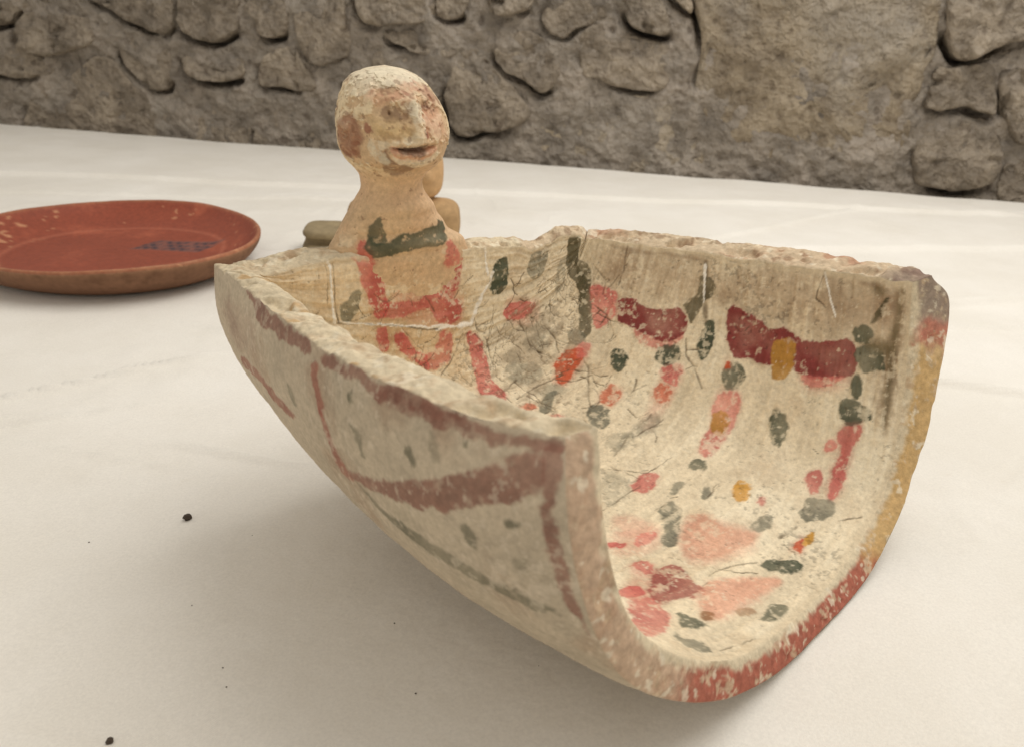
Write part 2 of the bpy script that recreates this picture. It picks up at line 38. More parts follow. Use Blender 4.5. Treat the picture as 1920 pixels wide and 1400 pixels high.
BUST=[["crim",[[0.5885,-1.3439],[0.5885,-1.2392],[0.5677,-1.2217],[0.5344,-1.1868],[0.5344,-1.3614],[0.5617,-1.3614]]],["crim",[[0.5707,0.925],[0.5647,1.0647],[0.5375,1.1519],[0.5035,1.1868],[0.5097,0.9774]]],["green",[[0.5973,-1.1868],[0.6433,-1.0123],[0.6205,-0.8727],[0.5885,-0.8029],[0.5796,-0.925],[0.5737,-1.117]]],["green",[[0.5737,-1.2392],[0.5944,-1.1519],[0.5767,-0.9774],[0.5767,-0.733],[0.5944,-0.2967],[0.5944,0.192],[0.6032,0.8203],[0.6177,0.9425],[0.6032,1.1519],[0.5767,0.9599],[0.5647,0.8203],[0.5647,0.4014],[0.5587,-0.4712],[0.5466,-1.0996],[0.5587,-1.2043]]],["pinkf",[[0.8946,-0.9599],[0.901,-0.6283],[0.9057,-0.0524],[0.8995,0.4189],[0.8808,0.7679],[0.8716,0.4014],[0.879,0.1571],[0.8844,-0.2094],[0.8808,-0.5411],[0.8753,-0.8378]]],["pinkf",[[0.8679,0.1222],[0.864,0.576],[0.8377,0.6109],[0.798,0.4538],[0.8003,0.2094],[0.8026,-0.0349],[0.8356,0.0349]]],["darkf",[[0.8582,-0.733],[0.8621,-0.5236],[0.8481,-0.384],[0.8292,-0.5236],[0.8292,-0.6283],[0.8398,-0.6981]]],["darkf",[[0.8659,0.1047],[0.864,0.3316],[0.8522,0.4538],[0.8522,0.192],[0.8562,0.0698]]],["earf",[[0.8139,-1.7453],[0.8356,-1.4835],[0.8419,-1.2915],[0.8227,-1.1694],[0.7887,-1.2043],[0.7598,-1.3614],[0.7548,-1.7279],[0.772,-1.9024]]],["darkf",[[0.7816,-0.8378],[0.7696,-0.733],[0.7474,-0.5585],[0.7423,-0.1571],[0.727,-0.2094],[0.7244,-0.576],[0.7347,-0.8029],[0.7623,-0.8203]]],["lip",[[0.791,-0.6458],[0.7816,-0.4538],[0.7792,-0.2269],[0.7792,-0.0175],[0.784,0.2269],[0.7696,0.1047],[0.7623,-0.2269],[0.7623,-0.4538],[0.772,-0.5934]]],["mouthd",[[0.7863,-0.5061],[0.7816,-0.3491],[0.784,-0.1222],[0.784,-0.0349],[0.7744,-0.1047],[0.772,-0.2793],[0.7768,-0.4363]]],["palef",[[0.9086,-1.4835],[0.9297,-1.0123],[0.9241,0.7505],[0.9086,0.7854],[0.9072,0.1047],[0.9041,-0.5934],[0.8861,-1.0647],[0.8808,-1.2741],[0.8735,-1.6406],[0.8979,-1.7279]]],["palef",[[0.8735,-0.2793],[0.8659,0.0349],[0.8314,0.0],[0.7933,-0.1222],[0.7887,-0.2793],[0.7957,-0.4363],[0.8094,-0.2269],[0.8377,-0.1396],[0.8562,-0.2793]]],["palef",[[0.791,-1.0472],[0.798,-0.733],[0.7933,-0.4538],[0.7863,-0.6283],[0.7792,-0.8552],[0.7671,-0.9948]]],["palef",[[0.784,-0.9599],[0.7744,-0.8029],[0.7499,-0.6632],[0.7548,-0.8378],[0.7671,-0.925]]],["palef",[[0.7696,-0.6458],[0.7598,-0.4538],[0.7623,-0.0873],[0.7768,0.2443],[0.7647,0.2793],[0.7449,-0.0349],[0.7474,-0.4189]]],["yellowf",[[0.8356,-0.9076],[0.8271,-0.6109],[0.8249,-0.2618],[0.8049,-0.2443],[0.8003,-0.5061],[0.8049,-0.733],[0.8026,-0.9599]]],["redsp",[[0.8227,-1.0472],[0.8205,-0.9599],[0.8094,-0.9774],[0.8071,-1.0472]]],["redsp",[[0.8116,-0.0698],[0.8139,0.0175],[0.8003,0.0],[0.8003,-0.0698]]]]
LINES=[["white",[[0.1203,-0.3911],[0.1203,-0.2909],[0.1253,-0.1985],[0.1328,-0.0944],[0.1404,0.0019]],0.0032],["white",[[0.1429,-0.0019],[0.1454,0.0559],[0.1504,0.0983]],0.0055],["white",[[0.1479,0.0867],[0.1529,0.1445],[0.1278,0.1484],[0.0952,0.1599],[0.0702,0.183],[0.0576,0.1792]],0.0085],["white",[[0.0576,0.1638],[0.0276,0.1368],[0.0,0.1175]],0.004],["white",[[0.0,-0.4875],[0.015,-0.4721],[0.0602,-0.4489],[0.1228,-0.4066]],0.0042],["kline",[[0.0,-0.499],[0.0326,-0.4759],[0.0852,-0.4528]],0.0022],["kline",[[0.0125,-0.4605],[0.0827,-0.422],[0.1203,-0.3911]],0.0022],["kline",[[0.1228,-0.3911],[0.1203,-0.2909],[0.1253,-0.1946],[0.1353,-0.0906],[0.1454,0.0019]],0.0018],["kline",[[0.0125,-0.0713],[0.0326,-0.079],[0.0602,-0.0906],[0.0852,-0.0983]],0.0018],["kline",[[0.01,-0.0019],[0.0451,-0.0058],[0.0802,-0.0173]],0.0018],["kline",[[0.0226,-0.2447],[0.0401,-0.1869],[0.0576,-0.1291],[0.0877,-0.0636],[0.1103,-0.0289]],0.0016],["kline",[[0.1404,-0.0597],[0.1629,-0.0674],[0.193,-0.0674]],0.0018],["kline",[[0.1629,0.1175],[0.188,0.1021],[0.218,0.0713],[0.2331,0.0405]],0.002],["kline",[[0.1328,-0.1407],[0.1554,-0.0944],[0.1805,-0.0482]],0.0014],["kline",[[0.1754,0.1715],[0.218,0.2447],[0.2581,0.2563]],0.0018],["kline",[[0.1003,0.2139],[0.1228,0.183],[0.1228,0.1522]],0.0016],["kline",[[0.1253,0.2331],[0.1754,0.2563],[0.2206,0.237]],0.0016],["kline",[[0.2732,0.8921],[0.3058,0.869],[0.3308,0.8459],[0.3383,0.7919]],0.0026],["kline",[[0.3559,0.9846],[0.3634,0.9075],[0.3659,0.842]],0.003],["kline",[[0.3258,0.7418],[0.3684,0.7264],[0.3659,0.6802]],0.002],["kline",[[0.0351,0.6455],[0.0727,0.58]],0.0025],["kline",[[0.3759,0.5376],[0.4035,0.5029],[0.4261,0.5453]],0.002],["kline",[[0.3935,0.5222],[0.4286,0.4374],[0.4586,0.3834]],0.0022],["kline",[[0.3634,0.4066],[0.396,0.4451],[0.4135,0.4875]],0.0022],["kline",[[0.3459,0.2486],[0.3459,0.3218],[0.3534,0.3796],[0.3659,0.4412]],0.002],["kline",[[0.5564,0.9692],[0.5639,0.9229],[0.5714,0.8651],[0.5865,0.7958]],0.0065],["white",[[0.5564,0.9615],[0.5639,0.9037],[0.5714,0.8497]],0.0035],["kline",[[0.5564,0.7264],[0.5714,0.6724],[0.604,0.6262],[0.6241,0.5915]],0.0022],["kline",[[0.5664,0.6917],[0.589,0.7033]],0.0018],["kline",[[0.8221,0.9961],[0.812,0.9461],[0.8095,0.9191],[0.8296,0.8998]],0.002],["white",[[0.8221,0.9923],[0.8371,0.9306],[0.8546,0.8805]],0.0022],["kline",[[0.5739,0.2062],[0.609,0.21],[0.6416,0.2139]],0.002],["kline",[[0.5815,0.1946],[0.6391,0.2408],[0.6516,0.3333]],0.0018],["kline",[[0.6541,0.0405],[0.6491,0.1368],[0.6541,0.1869]],0.002],["kline",[[0.8596,-0.0096],[0.8747,0.0559],[0.8972,0.0983]],0.002],["kline",[[0.8521,0.0135],[0.8847,0.0289],[0.9073,0.0636]],0.0016],["kline",[[0.9524,0.3449],[0.9825,0.3873]],0.002],["kline",[[0.8922,0.2139],[0.9023,0.2717]],0.0035],["kline",[[0.9774,-0.2832],[0.9799,-0.2216],[0.985,-0.1792]],0.0016],["kline",[[0.9624,0.0906],[0.9875,0.0983],[1.0,0.0867]],0.0016],["kline",[[0.7368,0.8497],[0.7494,0.8343]],0.0025],["kline",[[0.6892,0.8497],[0.6917,0.8343]],0.0025],["kline",[[0.3985,0.4682],[0.4135,0.4721],[0.4586,0.3834]],0.002],["kline",[[0.5714,0.2447],[0.5589,0.341],[0.5614,0.4528]],0.0022],["kline",[[0.5689,0.3526],[0.5865,0.4528]],0.002]]
STONES=[[[[-5.323,1.258],[-4.351,1.286],[-4.442,1.082],[-4.735,1.045],[-4.855,0.978],[-4.899,0.895],[-5.084,0.86],[-5.436,0.869]],0.09],[[[-4.827,0.952],[-4.616,0.996],[-4.414,1.012],[-4.193,0.994],[-4.076,0.971],[-4.055,0.856],[-4.062,0.765],[-4.199,0.704],[-4.382,0.645],[-4.612,0.602],[-4.73,0.643],[-4.905,0.645],[-4.918,0.821]],0.13],[[[-5.477,0.728],[-4.999,0.734],[-4.779,0.679],[-4.635,0.601],[-4.549,0.52],[-4.578,0.448],[-4.774,0.462],[-4.846,0.41],[-5.024,0.411],[-5.566,0.422]],0.09],[[[-4.047,1.294],[-3.19,1.319],[-3.231,1.02],[-3.273,0.888],[-3.396,0.856],[-3.651,0.952],[-3.878,1.049],[-4.059,1.104]],0.08],[[[-3.848,0.775],[-3.612,0.865],[-3.401,0.83],[-3.277,0.755],[-3.329,0.525],[-3.369,0.408],[-3.532,0.366],[-3.655,0.462],[-3.779,0.549],[-3.855,0.683]],0.08],[[[-3.204,0.704],[-3.036,0.756],[-2.876,0.764],[-2.618,0.718],[-2.568,0.6],[-2.64,0.524],[-2.909,0.501],[-3.098,0.501],[-3.196,0.578]],0.11],[[[-3.143,1.321],[-2.548,1.338],[-2.556,1.046],[-2.593,0.937],[-2.705,0.868],[-2.843,0.809],[-2.974,0.821],[-3.124,0.885],[-3.164,1.045]],0.11],[[[-2.498,1.339],[-2.149,1.349],[-2.099,1.063],[-2.137,0.913],[-2.267,0.869],[-2.419,0.888],[-2.432,1.008],[-2.517,1.068]],0.1],[[[-2.071,1.105],[-1.807,1.359],[-1.615,1.365],[-1.556,1.0],[-1.53,0.811],[-1.648,0.728],[-1.802,0.66],[-1.927,0.68],[-1.985,0.79],[-2.034,0.938]],0.09],[[[-2.451,0.57],[-2.354,0.761],[-2.067,0.834],[-2.001,0.703],[-1.908,0.589],[-1.866,0.457],[-2.072,0.446],[-2.224,0.492],[-2.435,0.472]],0.07],[[[-1.543,1.367],[-0.912,1.385],[-0.728,1.154],[-0.867,1.047],[-1.056,1.036],[-1.198,1.022],[-1.415,1.014],[-1.492,1.126]],0.1],[[[-1.239,0.954],[-1.152,0.983],[-0.868,0.994],[-0.588,0.957],[-0.539,0.856],[-0.632,0.78],[-0.916,0.792],[-1.059,0.845],[-1.168,0.874]],0.06],[[[-0.693,1.391],[-0.481,1.398],[-0.499,1.162],[-0.589,1.07],[-0.709,1.066],[-0.774,1.132]],0.08],[[[-0.37,1.401],[0.047,1.413],[0.035,1.24],[-0.028,1.179],[-0.137,1.12],[-0.249,1.107],[-0.318,1.168]],0.1],[[[-0.632,0.81],[-0.447,0.88],[-0.329,0.795],[-0.234,0.691],[-0.091,0.597],[0.006,0.496],[0.082,0.38],[0.017,0.275],[-0.146,0.229],[-0.479,0.163],[-0.625,0.171],[-0.7,0.399],[-0.687,0.659]],0.09],[[[-0.286,0.867],[-0.176,0.974],[-0.043,1.02],[0.138,0.987],[0.234,0.87],[0.296,0.751],[0.249,0.644],[0.142,0.533],[0.07,0.593],[-0.025,0.659],[-0.165,0.703],[-0.26,0.786]],0.07],[[[0.423,1.058],[0.65,1.126],[0.784,1.069],[0.917,1.02],[1.153,0.983],[1.196,0.875],[1.205,0.674],[1.134,0.622],[0.96,0.629],[0.741,0.629],[0.625,0.685],[0.492,0.686],[0.452,0.799]],0.07],[[[0.722,1.432],[0.974,1.44],[1.162,1.146],[1.155,1.068],[1.062,1.041],[0.912,1.066],[0.811,1.132],[0.747,1.226]],0.13],[[[0.005,0.033],[0.019,0.244],[0.216,0.452],[0.478,0.586],[0.79,0.578],[1.142,0.556],[1.37,0.458],[1.536,0.193],[1.598,-0.243],[0.826,-0.261],[0.115,-0.225]],0.03],[[[1.262,1.448],[1.324,1.227],[1.372,1.146],[1.413,1.002],[1.416,0.806],[1.418,0.605],[1.545,0.279],[1.699,-0.325],[3.217,-0.238],[3.069,0.217],[3.047,0.559],[3.096,0.832],[3.109,1.038],[3.09,1.202],[3.052,1.5]],0.1],[[[3.08,1.501],[3.723,1.519],[3.844,1.114],[3.65,1.106],[3.474,1.026],[3.346,0.953],[3.249,0.971],[3.181,1.078],[3.15,1.186]],0.12],[[[3.138,0.921],[3.316,0.926],[3.49,0.968],[3.56,0.923],[3.665,0.596],[3.569,0.606],[3.432,0.629],[3.29,0.589],[3.161,0.597],[3.131,0.642],[3.152,0.759]],0.12],[[[3.151,0.53],[3.449,0.564],[3.631,0.559],[3.713,0.423],[3.788,0.289],[3.79,0.147],[3.739,0.052],[3.479,-0.002],[3.241,-0.004],[3.168,0.1],[3.137,0.345]],0.12],[[[3.602,0.932],[3.876,1.008],[4.06,0.388],[3.846,0.353],[3.743,0.504],[3.668,0.654],[3.62,0.841]],0.1],[[[3.813,0.271],[4.077,0.33],[4.232,-0.192],[3.869,-0.139],[3.799,0.086]],0.07],[[[-4.863,0.293],[-4.552,0.406],[-4.288,0.552],[-4.039,0.657],[-3.905,0.626],[-3.796,0.455],[-3.596,0.315],[-3.341,0.163],[-3.293,0.031],[-3.353,-0.295],[-5.037,-0.366],[-5.027,0.046]],0.07],[[[-2.524,0.222],[-2.083,0.309],[-1.775,0.258],[-1.793,-0.229],[-2.565,-0.287]],0.03],[[[-3.241,0.083],[-2.825,0.312],[-2.531,0.357],[-2.621,-0.192],[-3.259,-0.238]],0.03],[[[0.04,1.142],[0.292,1.306],[0.664,1.431],[0.707,1.205],[0.565,1.123],[0.39,1.037],[0.274,0.933]],0.03],[[[-1.399,0.796],[-1.179,0.827],[-0.916,0.742],[-0.725,0.615],[-0.733,0.308],[-1.368,0.269]],0.03],[[[1.035,1.441],[1.246,1.448],[1.31,1.212],[1.26,1.218],[1.145,1.278]],0.1]]
import numpy as np
# ---------------------------------------------------------------- shape data (1 unit = 0.25 m)
def hermite(x,xk,yk):
    x=np.asarray(x,float);xk=np.asarray(xk,float);yk=np.asarray(yk,float)
    m=np.gradient(yk,xk,axis=0);i=np.clip(np.searchsorted(xk,x)-1,0,len(xk)-2);h=(xk[i+1]-xk[i]);t=(x-xk[i])/h
    if yk.ndim>1:h=h[...,None];t=t[...,None]
    return (2*t**3-3*t**2+1)*yk[i]+(t**3-2*t**2+t)*h*m[i]+(-2*t**3+3*t**2)*yk[i+1]+(t**3-t**2)*h*m[i+1]
def sstep(x,a,b):
    t=np.clip((x-a)/(b-a),0,1);return t*t*(3-2*t)
def _hash(ix,iy,iz,seed):
    h=np.full(ix.shape,(seed*2654435761+12345)&0xffffffff,np.uint32)
    for c in(ix,iy,iz):
        h=(h^c.astype(np.uint32))*np.uint32(0x85EBCA6B);h^=h>>np.uint32(13);h*=np.uint32(0xC2B2AE35);h^=h>>np.uint32(16)
    return (h&np.uint32(0xffffff)).astype(np.float32)/np.float32(0xffffff)
def vnoise(P,f,seed=0):
    Q=np.asarray(P,np.float32)*np.float32(f)+np.float32(1000.);I=np.floor(Q).astype(np.int64);F=Q-I;F=F*F*(3-2*F)
    x,y,z=I[...,0],I[...,1],I[...,2];r=0
    for dx in(0,1):
        for dy in(0,1):
            for dz in(0,1):
                w=(F[...,0] if dx else 1-F[...,0])*(F[...,1] if dy else 1-F[...,1])*(F[...,2] if dz else 1-F[...,2])
                r=r+w*_hash(x+dx,y+dy,z+dz,seed)
    return r
def fbm(P,f,oct=4,seed=0,gain=.5):
    s=0;a=1.;n=0
    for o in range(oct):
        s=s+a*(vnoise(P,f*2**o,seed+o*17)-.5);n+=a;a*=gain
    return s/n*2      # about -1..1
def ev(k,s): return np.vander(np.atleast_1d(s),4)@np.array(CV[k])
BB=np.linspace(-1,1,33)
def patch(w,a,b):
    m1,m2,l0,n0,dsc=PQ
    xs=1-np.cos(a*np.pi/2)
    N=ev('n'+w,xs);F=ev('f'+w,xs);M=(N+F)/2;h=(F-N)/2
    cs,es,D=GS[w];cs=hermite(b,BB,np.array(cs));es=hermite(b,BB,np.array(es))
    th=(b+1)*np.pi/2;cy0=-np.sign(np.cos(th))*np.abs(np.cos(th))**(2/n0);sz0=np.abs(np.sin(th))**(2/n0)
    sz0[0]=sz0[-1]=0;es[0]=es[-1]=0
    dep=(1-(1-xs)**m1)**(1/m2);dep=np.where(a<=0,0,dep)
    g=xs[:,None]
    cy=cy0*(1-g)+cs*g
    e0=-sz0[:,None]*np.array([0,0,1.])*D*dsc
    E=e0[None]*(1-g)[...,None]+es[None]*g[...,None]
    return M[:,None]+cy[...,None]*h[:,None]+dep[:,None,None]*E+(sz0[None]*(dep*(1-xs))[:,None]*l0)[...,None]*h[:,None]
def bowl_grid(nt,nb):
    """inner and outer wall grids; t is even along the keel, b even along the section"""
    af=np.linspace(0,1,1500)**2;P=patch('i',af,BB)[:,14]
    l=np.r_[0,np.cumsum(np.linalg.norm(np.diff(P,axis=0),axis=1))];a=np.interp(np.linspace(0,1,nt)*l[-1],l,af);a[0]=0;a[-1]=1
    bf=np.linspace(-1,1,900);P=patch('i',np.array([1.]),bf)[0]
    l=np.r_[0,np.cumsum(np.linalg.norm(np.diff(P,axis=0),axis=1))];b=np.interp(np.linspace(0,1,nb)*l[-1],l,bf);b[0]=-1;b[-1]=1
    return patch('i',a,b),patch('o',a,b)
BC=np.array([-.272,1.668]);LAT=np.array([.98698,.16095]);E1=np.array([.844,.536]);E2=np.array([.536,-.844])
FACE=np.array([.68,-.733])
def bust_rows(z):
    r=np.array(BROWS);return hermite(z,r[:,0],r[:,1]),hermite(z,r[:,0],r[:,2])
def bust_base(nz,na):
    """bust of revolution-like rows; az=0 is the face direction, az grows towards the figure's left"""
    r=np.array(BROWS)
    u=np.linspace(0,1,nz);z0,z1=r[0,0],r[-1,0]
    z=z0+(z1-z0)*(1-(1-u)**1.35)
    c,w=bust_rows(z)
    top=r[-1,0];zc=np.interp(0,[0],[0])
    w=np.maximum(w,0.0005)
    # round the crown analytically: ellipse cap above the widest row
    k=np.interp(z,[.36,.44,.50,.55,.60,.66,.72,2],[.08,.19,.26,.33,.50,.86,1.0,1.0])
    A=w/np.sqrt((E1@LAT)**2+(k*(E2@LAT))**2);B=A*k
    az=np.linspace(-np.pi,np.pi,na)
    fdir=np.arctan2(FACE[1],FACE[0]);ang=fdir+az
    D=np.stack([np.cos(ang),np.sin(ang)],-1)
    d1=D@E1;d2=D@E2
    rad=1/np.sqrt((d1[None]/A[:,None])**2+(d2[None]/B[:,None])**2)
    fwd=np.interp(z,[.44,.5,.6,.7,.8,2],[.0,.0,.0,.004,.012,.012])
    ctr=BC[None]+c[:,None]*LAT[None]+fwd[:,None]*FACE[None]
    return z,az,rad,ctr,D
def bust_xyz(z,rad,ctr,D):
    xy=ctr[:,None,:]+rad[...,None]*D[None]
    return np.concatenate([xy,np.broadcast_to(z[:,None,None],rad.shape+(1,))],-1)
# ------------------------------------------------------------------ helpers
COL=scene.collection
def lin(c):
    c=np.asarray(c,float)/255.;return np.where(c<=.04045,c/12.92,((c+.055)/1.055)**2.4)
def tag(o,label=None,cat=None,group=None,kind=None):
    if label:o['label']=label
    if cat:o['category']=cat
    if group:o['group']=group
    if kind:o['kind']=kind
    return o
def empty(name,loc=(0,0,0)):
    o=bpy.data.objects.new(name,None);COL.objects.link(o);o.location=loc;o.empty_display_size=.02;return o
def vnormals(V,F):
    n=np.zeros_like(V);a=V[F[:,0]];b=V[F[:,1]];c=V[F[:,2]];d=V[F[:,3]]
    fn=np.cross(c-a,d-b)
    for k in range(4):
        for x in range(3):n[:,x]+=np.bincount(F[:,k],fn[:,x],len(V))
    return n/np.maximum(np.linalg.norm(n,axis=1,keepdims=True),1e-12)
def mesh_np(name,V,F,mat,parent=None,col=None,nrm=None,loc=None):
    """quad mesh from arrays; V in units, F (n,4)"""
    me=bpy.data.meshes.new(name)
    V=np.asarray(V,float)*S
    if loc is not None:V=V-np.asarray(loc,float)
    me.vertices.add(len(V));me.vertices.foreach_set('co',V.astype(np.float32).ravel())
    F=np.asarray(F,np.int32);k=F.shape[1]
    me.loops.add(F.size);me.loops.foreach_set('vertex_index',F.ravel())
    me.polygons.add(len(F));me.polygons.foreach_set('loop_start',np.arange(0,F.size,k,dtype=np.int32))
    me.polygons.foreach_set('use_smooth',np.ones(len(F),bool))
    me.update(calc_edges=True);me.validate()
    if col is not None:
        a=me.color_attributes.new('Col','FLOAT_COLOR','POINT')
        c=np.ones((len(V),4),np.float32);c[:,:3]=col;a.data.foreach_set('color',c.ravel())
    if nrm is not None:me.normals_split_custom_set_from_vertices(nrm.astype(np.float32))
    me.materials.append(mat)
    o=bpy.data.objects.new(name,me);COL.objects.link(o)
    if parent:o.parent=parent
    if loc is not None and not parent:o.location=loc
    return o
def submesh(V,F,sel):
    f=F[sel];u,inv=np.unique(f,return_inverse=True);return u,inv.reshape(f.shape)
def gridfaces(n,m,off=0,flip=False,wrap=False):
    i,j=np.meshgrid(np.arange(n-1),np.arange(m-(0 if wrap else 1)),indexing='ij');i=i.ravel();j=j.ravel();j2=(j+1)%m
    f=np.stack([i*m+j,(i+1)*m+j,(i+1)*m+j2,i*m+j2],1)+off
    return f[:,::-1] if flip else f
def polysd(x,y,p):
    """signed distance (negative inside)"""
    n=len(p);d=np.full(x.shape,1e9);ins=np.zeros(x.shape,bool)
    for i in range(n):
        ax,ay=p[i];bx,by=p[(i+1)%n];ex,ey=bx-ax,by-ay
        t=np.clip(((x-ax)*ex+(y-ay)*ey)/(ex*ex+ey*ey+1e-12),0,1);d=np.minimum(d,np.hypot(x-ax-t*ex,y-ay-t*ey))
        c=((ay>y)!=(by>y))&(x<(bx-ax)*(y-ay)/((by-ay)+1e-12)+ax);ins^=c
    return np.where(ins,-d,d)
# ------------------------------------------------------------------ materials
def newmat(name):
    m=bpy.data.materials.new(name);m.use_nodes=True;nt=m.node_tree;b=nt.nodes['Principled BSDF'];return m,nt,b
def N(nt,t,**k):
    n=nt.nodes.new(t)
    for a,v in k.items():
        if a.startswith('i_'):n.inputs[a[2:].replace('_',' ')].default_value=v
        else:setattr(n,a,v)
    return n
def clay_mat(name,rough=.78,grain=420,gstr=.16,bump=.25,bscale=900,bdist=.0006,spec=.3):
    m,nt,b=newmat(name);L=nt.links
    at=N(nt,'ShaderNodeVertexColor',layer_name='Col');tc=N(nt,'ShaderNodeTexCoord')
    n1=N(nt,'ShaderNodeTexNoise',i_Scale=grain,i_Detail=5,i_Roughness=.65)
    L.new(tc.outputs['Object'],n1.inputs['Vector'])
    mr=N(nt,'ShaderNodeMapRange');mr.inputs[1].default_value=.3;mr.inputs[2].default_value=.7;mr.inputs[3].default_value=1-gstr;mr.inputs[4].default_value=1+gstr
    L.new(n1.outputs['Fac'],mr.inputs[0])
    mx=N(nt,'ShaderNodeMix',data_type='RGBA',blend_type='MULTIPLY');mx.inputs[0].default_value=1
    L.new(at.outputs['Color'],mx.inputs[6]);L.new(mr.outputs[0],mx.inputs[7]);L.new(mx.outputs[2],b.inputs['Base Color'])
    n2=N(nt,'ShaderNodeTexNoise',i_Scale=bscale,i_Detail=4,i_Roughness=.6);L.new(tc.outputs['Object'],n2.inputs['Vector'])
    bp=N(nt,'ShaderNodeBump');bp.inputs['Strength'].default_value=bump;bp.inputs['Distance'].default_value=bdist
    L.new(n2.outputs['Fac'],bp.inputs['Height']);L.new(bp.outputs[0],b.inputs['Normal'])
    b.inputs['Roughness'].default_value=rough;b.inputs['Specular IOR Level'].default_value=spec
    return m
M_clay=clay_mat('painted_clay',.78,420,.16,.35)
M_rim=clay_mat('crumbly_clay_edge',.9,300,.22,.45,700,.001,.2)
M_plate=clay_mat('red_slip_clay',.6,240,.16,.2,600,.0006,.3)
M_fig=clay_mat('bare_tan_clay',.85,200,.12,.3,500,.0008,.2)
def cloth_mat():
    m,nt,b=newmat('cotton_cloth');L=nt.links;tc=N(nt,'ShaderNodeTexCoord')
    n=N(nt,'ShaderNodeTexNoise',i_Scale=7,i_Detail=5,i_Roughness=.6);L.new(tc.outputs['Object'],n.inputs['Vector'])
    cr=N(nt,'ShaderNodeValToRGB');cr.color_ramp.elements[0].position=.35;cr.color_ramp.elements[1].position=.7
    cr.color_ramp.elements[0].color=(*lin((229,223,211)),1);cr.color_ramp.elements[1].color=(*lin((238,233,223)),1)
    L.new(n.outputs['Fac'],cr.inputs[0])
    # faint old stains, each with its own outline
    n3=N(nt,'ShaderNodeTexNoise',i_Scale=22,i_Detail=6,i_Roughness=.7);L.new(tc.outputs['Object'],n3.inputs['Vector'])
    r3=N(nt,'ShaderNodeValToRGB');r3.color_ramp.elements[0].position=.66;r3.color_ramp.elements[1].position=.80
    r3.color_ramp.elements[0].color=(0,0,0,1);r3.color_ramp.elements[1].color=(.35,.35,.35,1);L.new(n3.outputs['Fac'],r3.inputs[0])
    mx=N(nt,'ShaderNodeMix',data_type='RGBA');L.new(r3.outputs[0],mx.inputs[0]);L.new(cr.outputs[0],mx.inputs[6]);mx.inputs[7].default_value=(*lin((196,178,150)),1)
    gn=N(nt,'ShaderNodeTexNoise',i_Scale=700,i_Detail=3,i_Roughness=.8);L.new(tc.outputs['Object'],gn.inputs['Vector'])
    gm=N(nt,'ShaderNodeMapRange');gm.inputs[1].default_value=.3;gm.inputs[2].default_value=.7;gm.inputs[3].default_value=.92;gm.inputs[4].default_value=1.05;L.new(gn.outputs['Fac'],gm.inputs[0])
    g2=N(nt,'ShaderNodeMix',data_type='RGBA',blend_type='MULTIPLY');g2.inputs[0].default_value=1;L.new(mx.outputs[2],g2.inputs[6]);L.new(gm.outputs[0],g2.inputs[7]);L.new(g2.outputs[2],b.inputs['Base Color'])
    w1=N(nt,'ShaderNodeTexWave',i_Scale=520,i_Distortion=.6);w1.bands_direction='X';w2=N(nt,'ShaderNodeTexWave',i_Scale=520,i_Distortion=.6);w2.bands_direction='Y'
    mp=N(nt,'ShaderNodeMapping');mp.inputs['Rotation'].default_value=(0,0,.5);L.new(tc.outputs['Object'],mp.inputs[0])
    L.new(mp.outputs[0],w1.inputs['Vector']);L.new(mp.outputs[0],w2.inputs['Vector'])
    ad=N(nt,'ShaderNodeMath',operation='ADD');L.new(w1.outputs['Fac'],ad.inputs[0]);L.new(w2.outputs['Fac'],ad.inputs[1])
    bp=N(nt,'ShaderNodeBump');bp.inputs['Strength'].default_value=.22;bp.inputs['Distance'].default_value=.0004;L.new(ad.outputs[0],bp.inputs['Height'])
    n4=N(nt,'ShaderNodeTexNoise',i_Scale=60,i_Detail=4);L.new(tc.outputs['Object'],n4.inputs['Vector'])
    b2=N(nt,'ShaderNodeBump');b2.inputs['Strength'].default_value=.35;b2.inputs['Distance'].default_value=.003;L.new(n4.outputs['Fac'],b2.inputs['Height']);L.new(bp.outputs[0],b2.inputs['Normal']);L.new(b2.outputs[0],b.inputs['Normal'])
    b.inputs['Roughness'].default_value=.9;b.inputs['Specular IOR Level'].default_value=.1;b.inputs['Sheen Weight'].default_value=.1
    return m
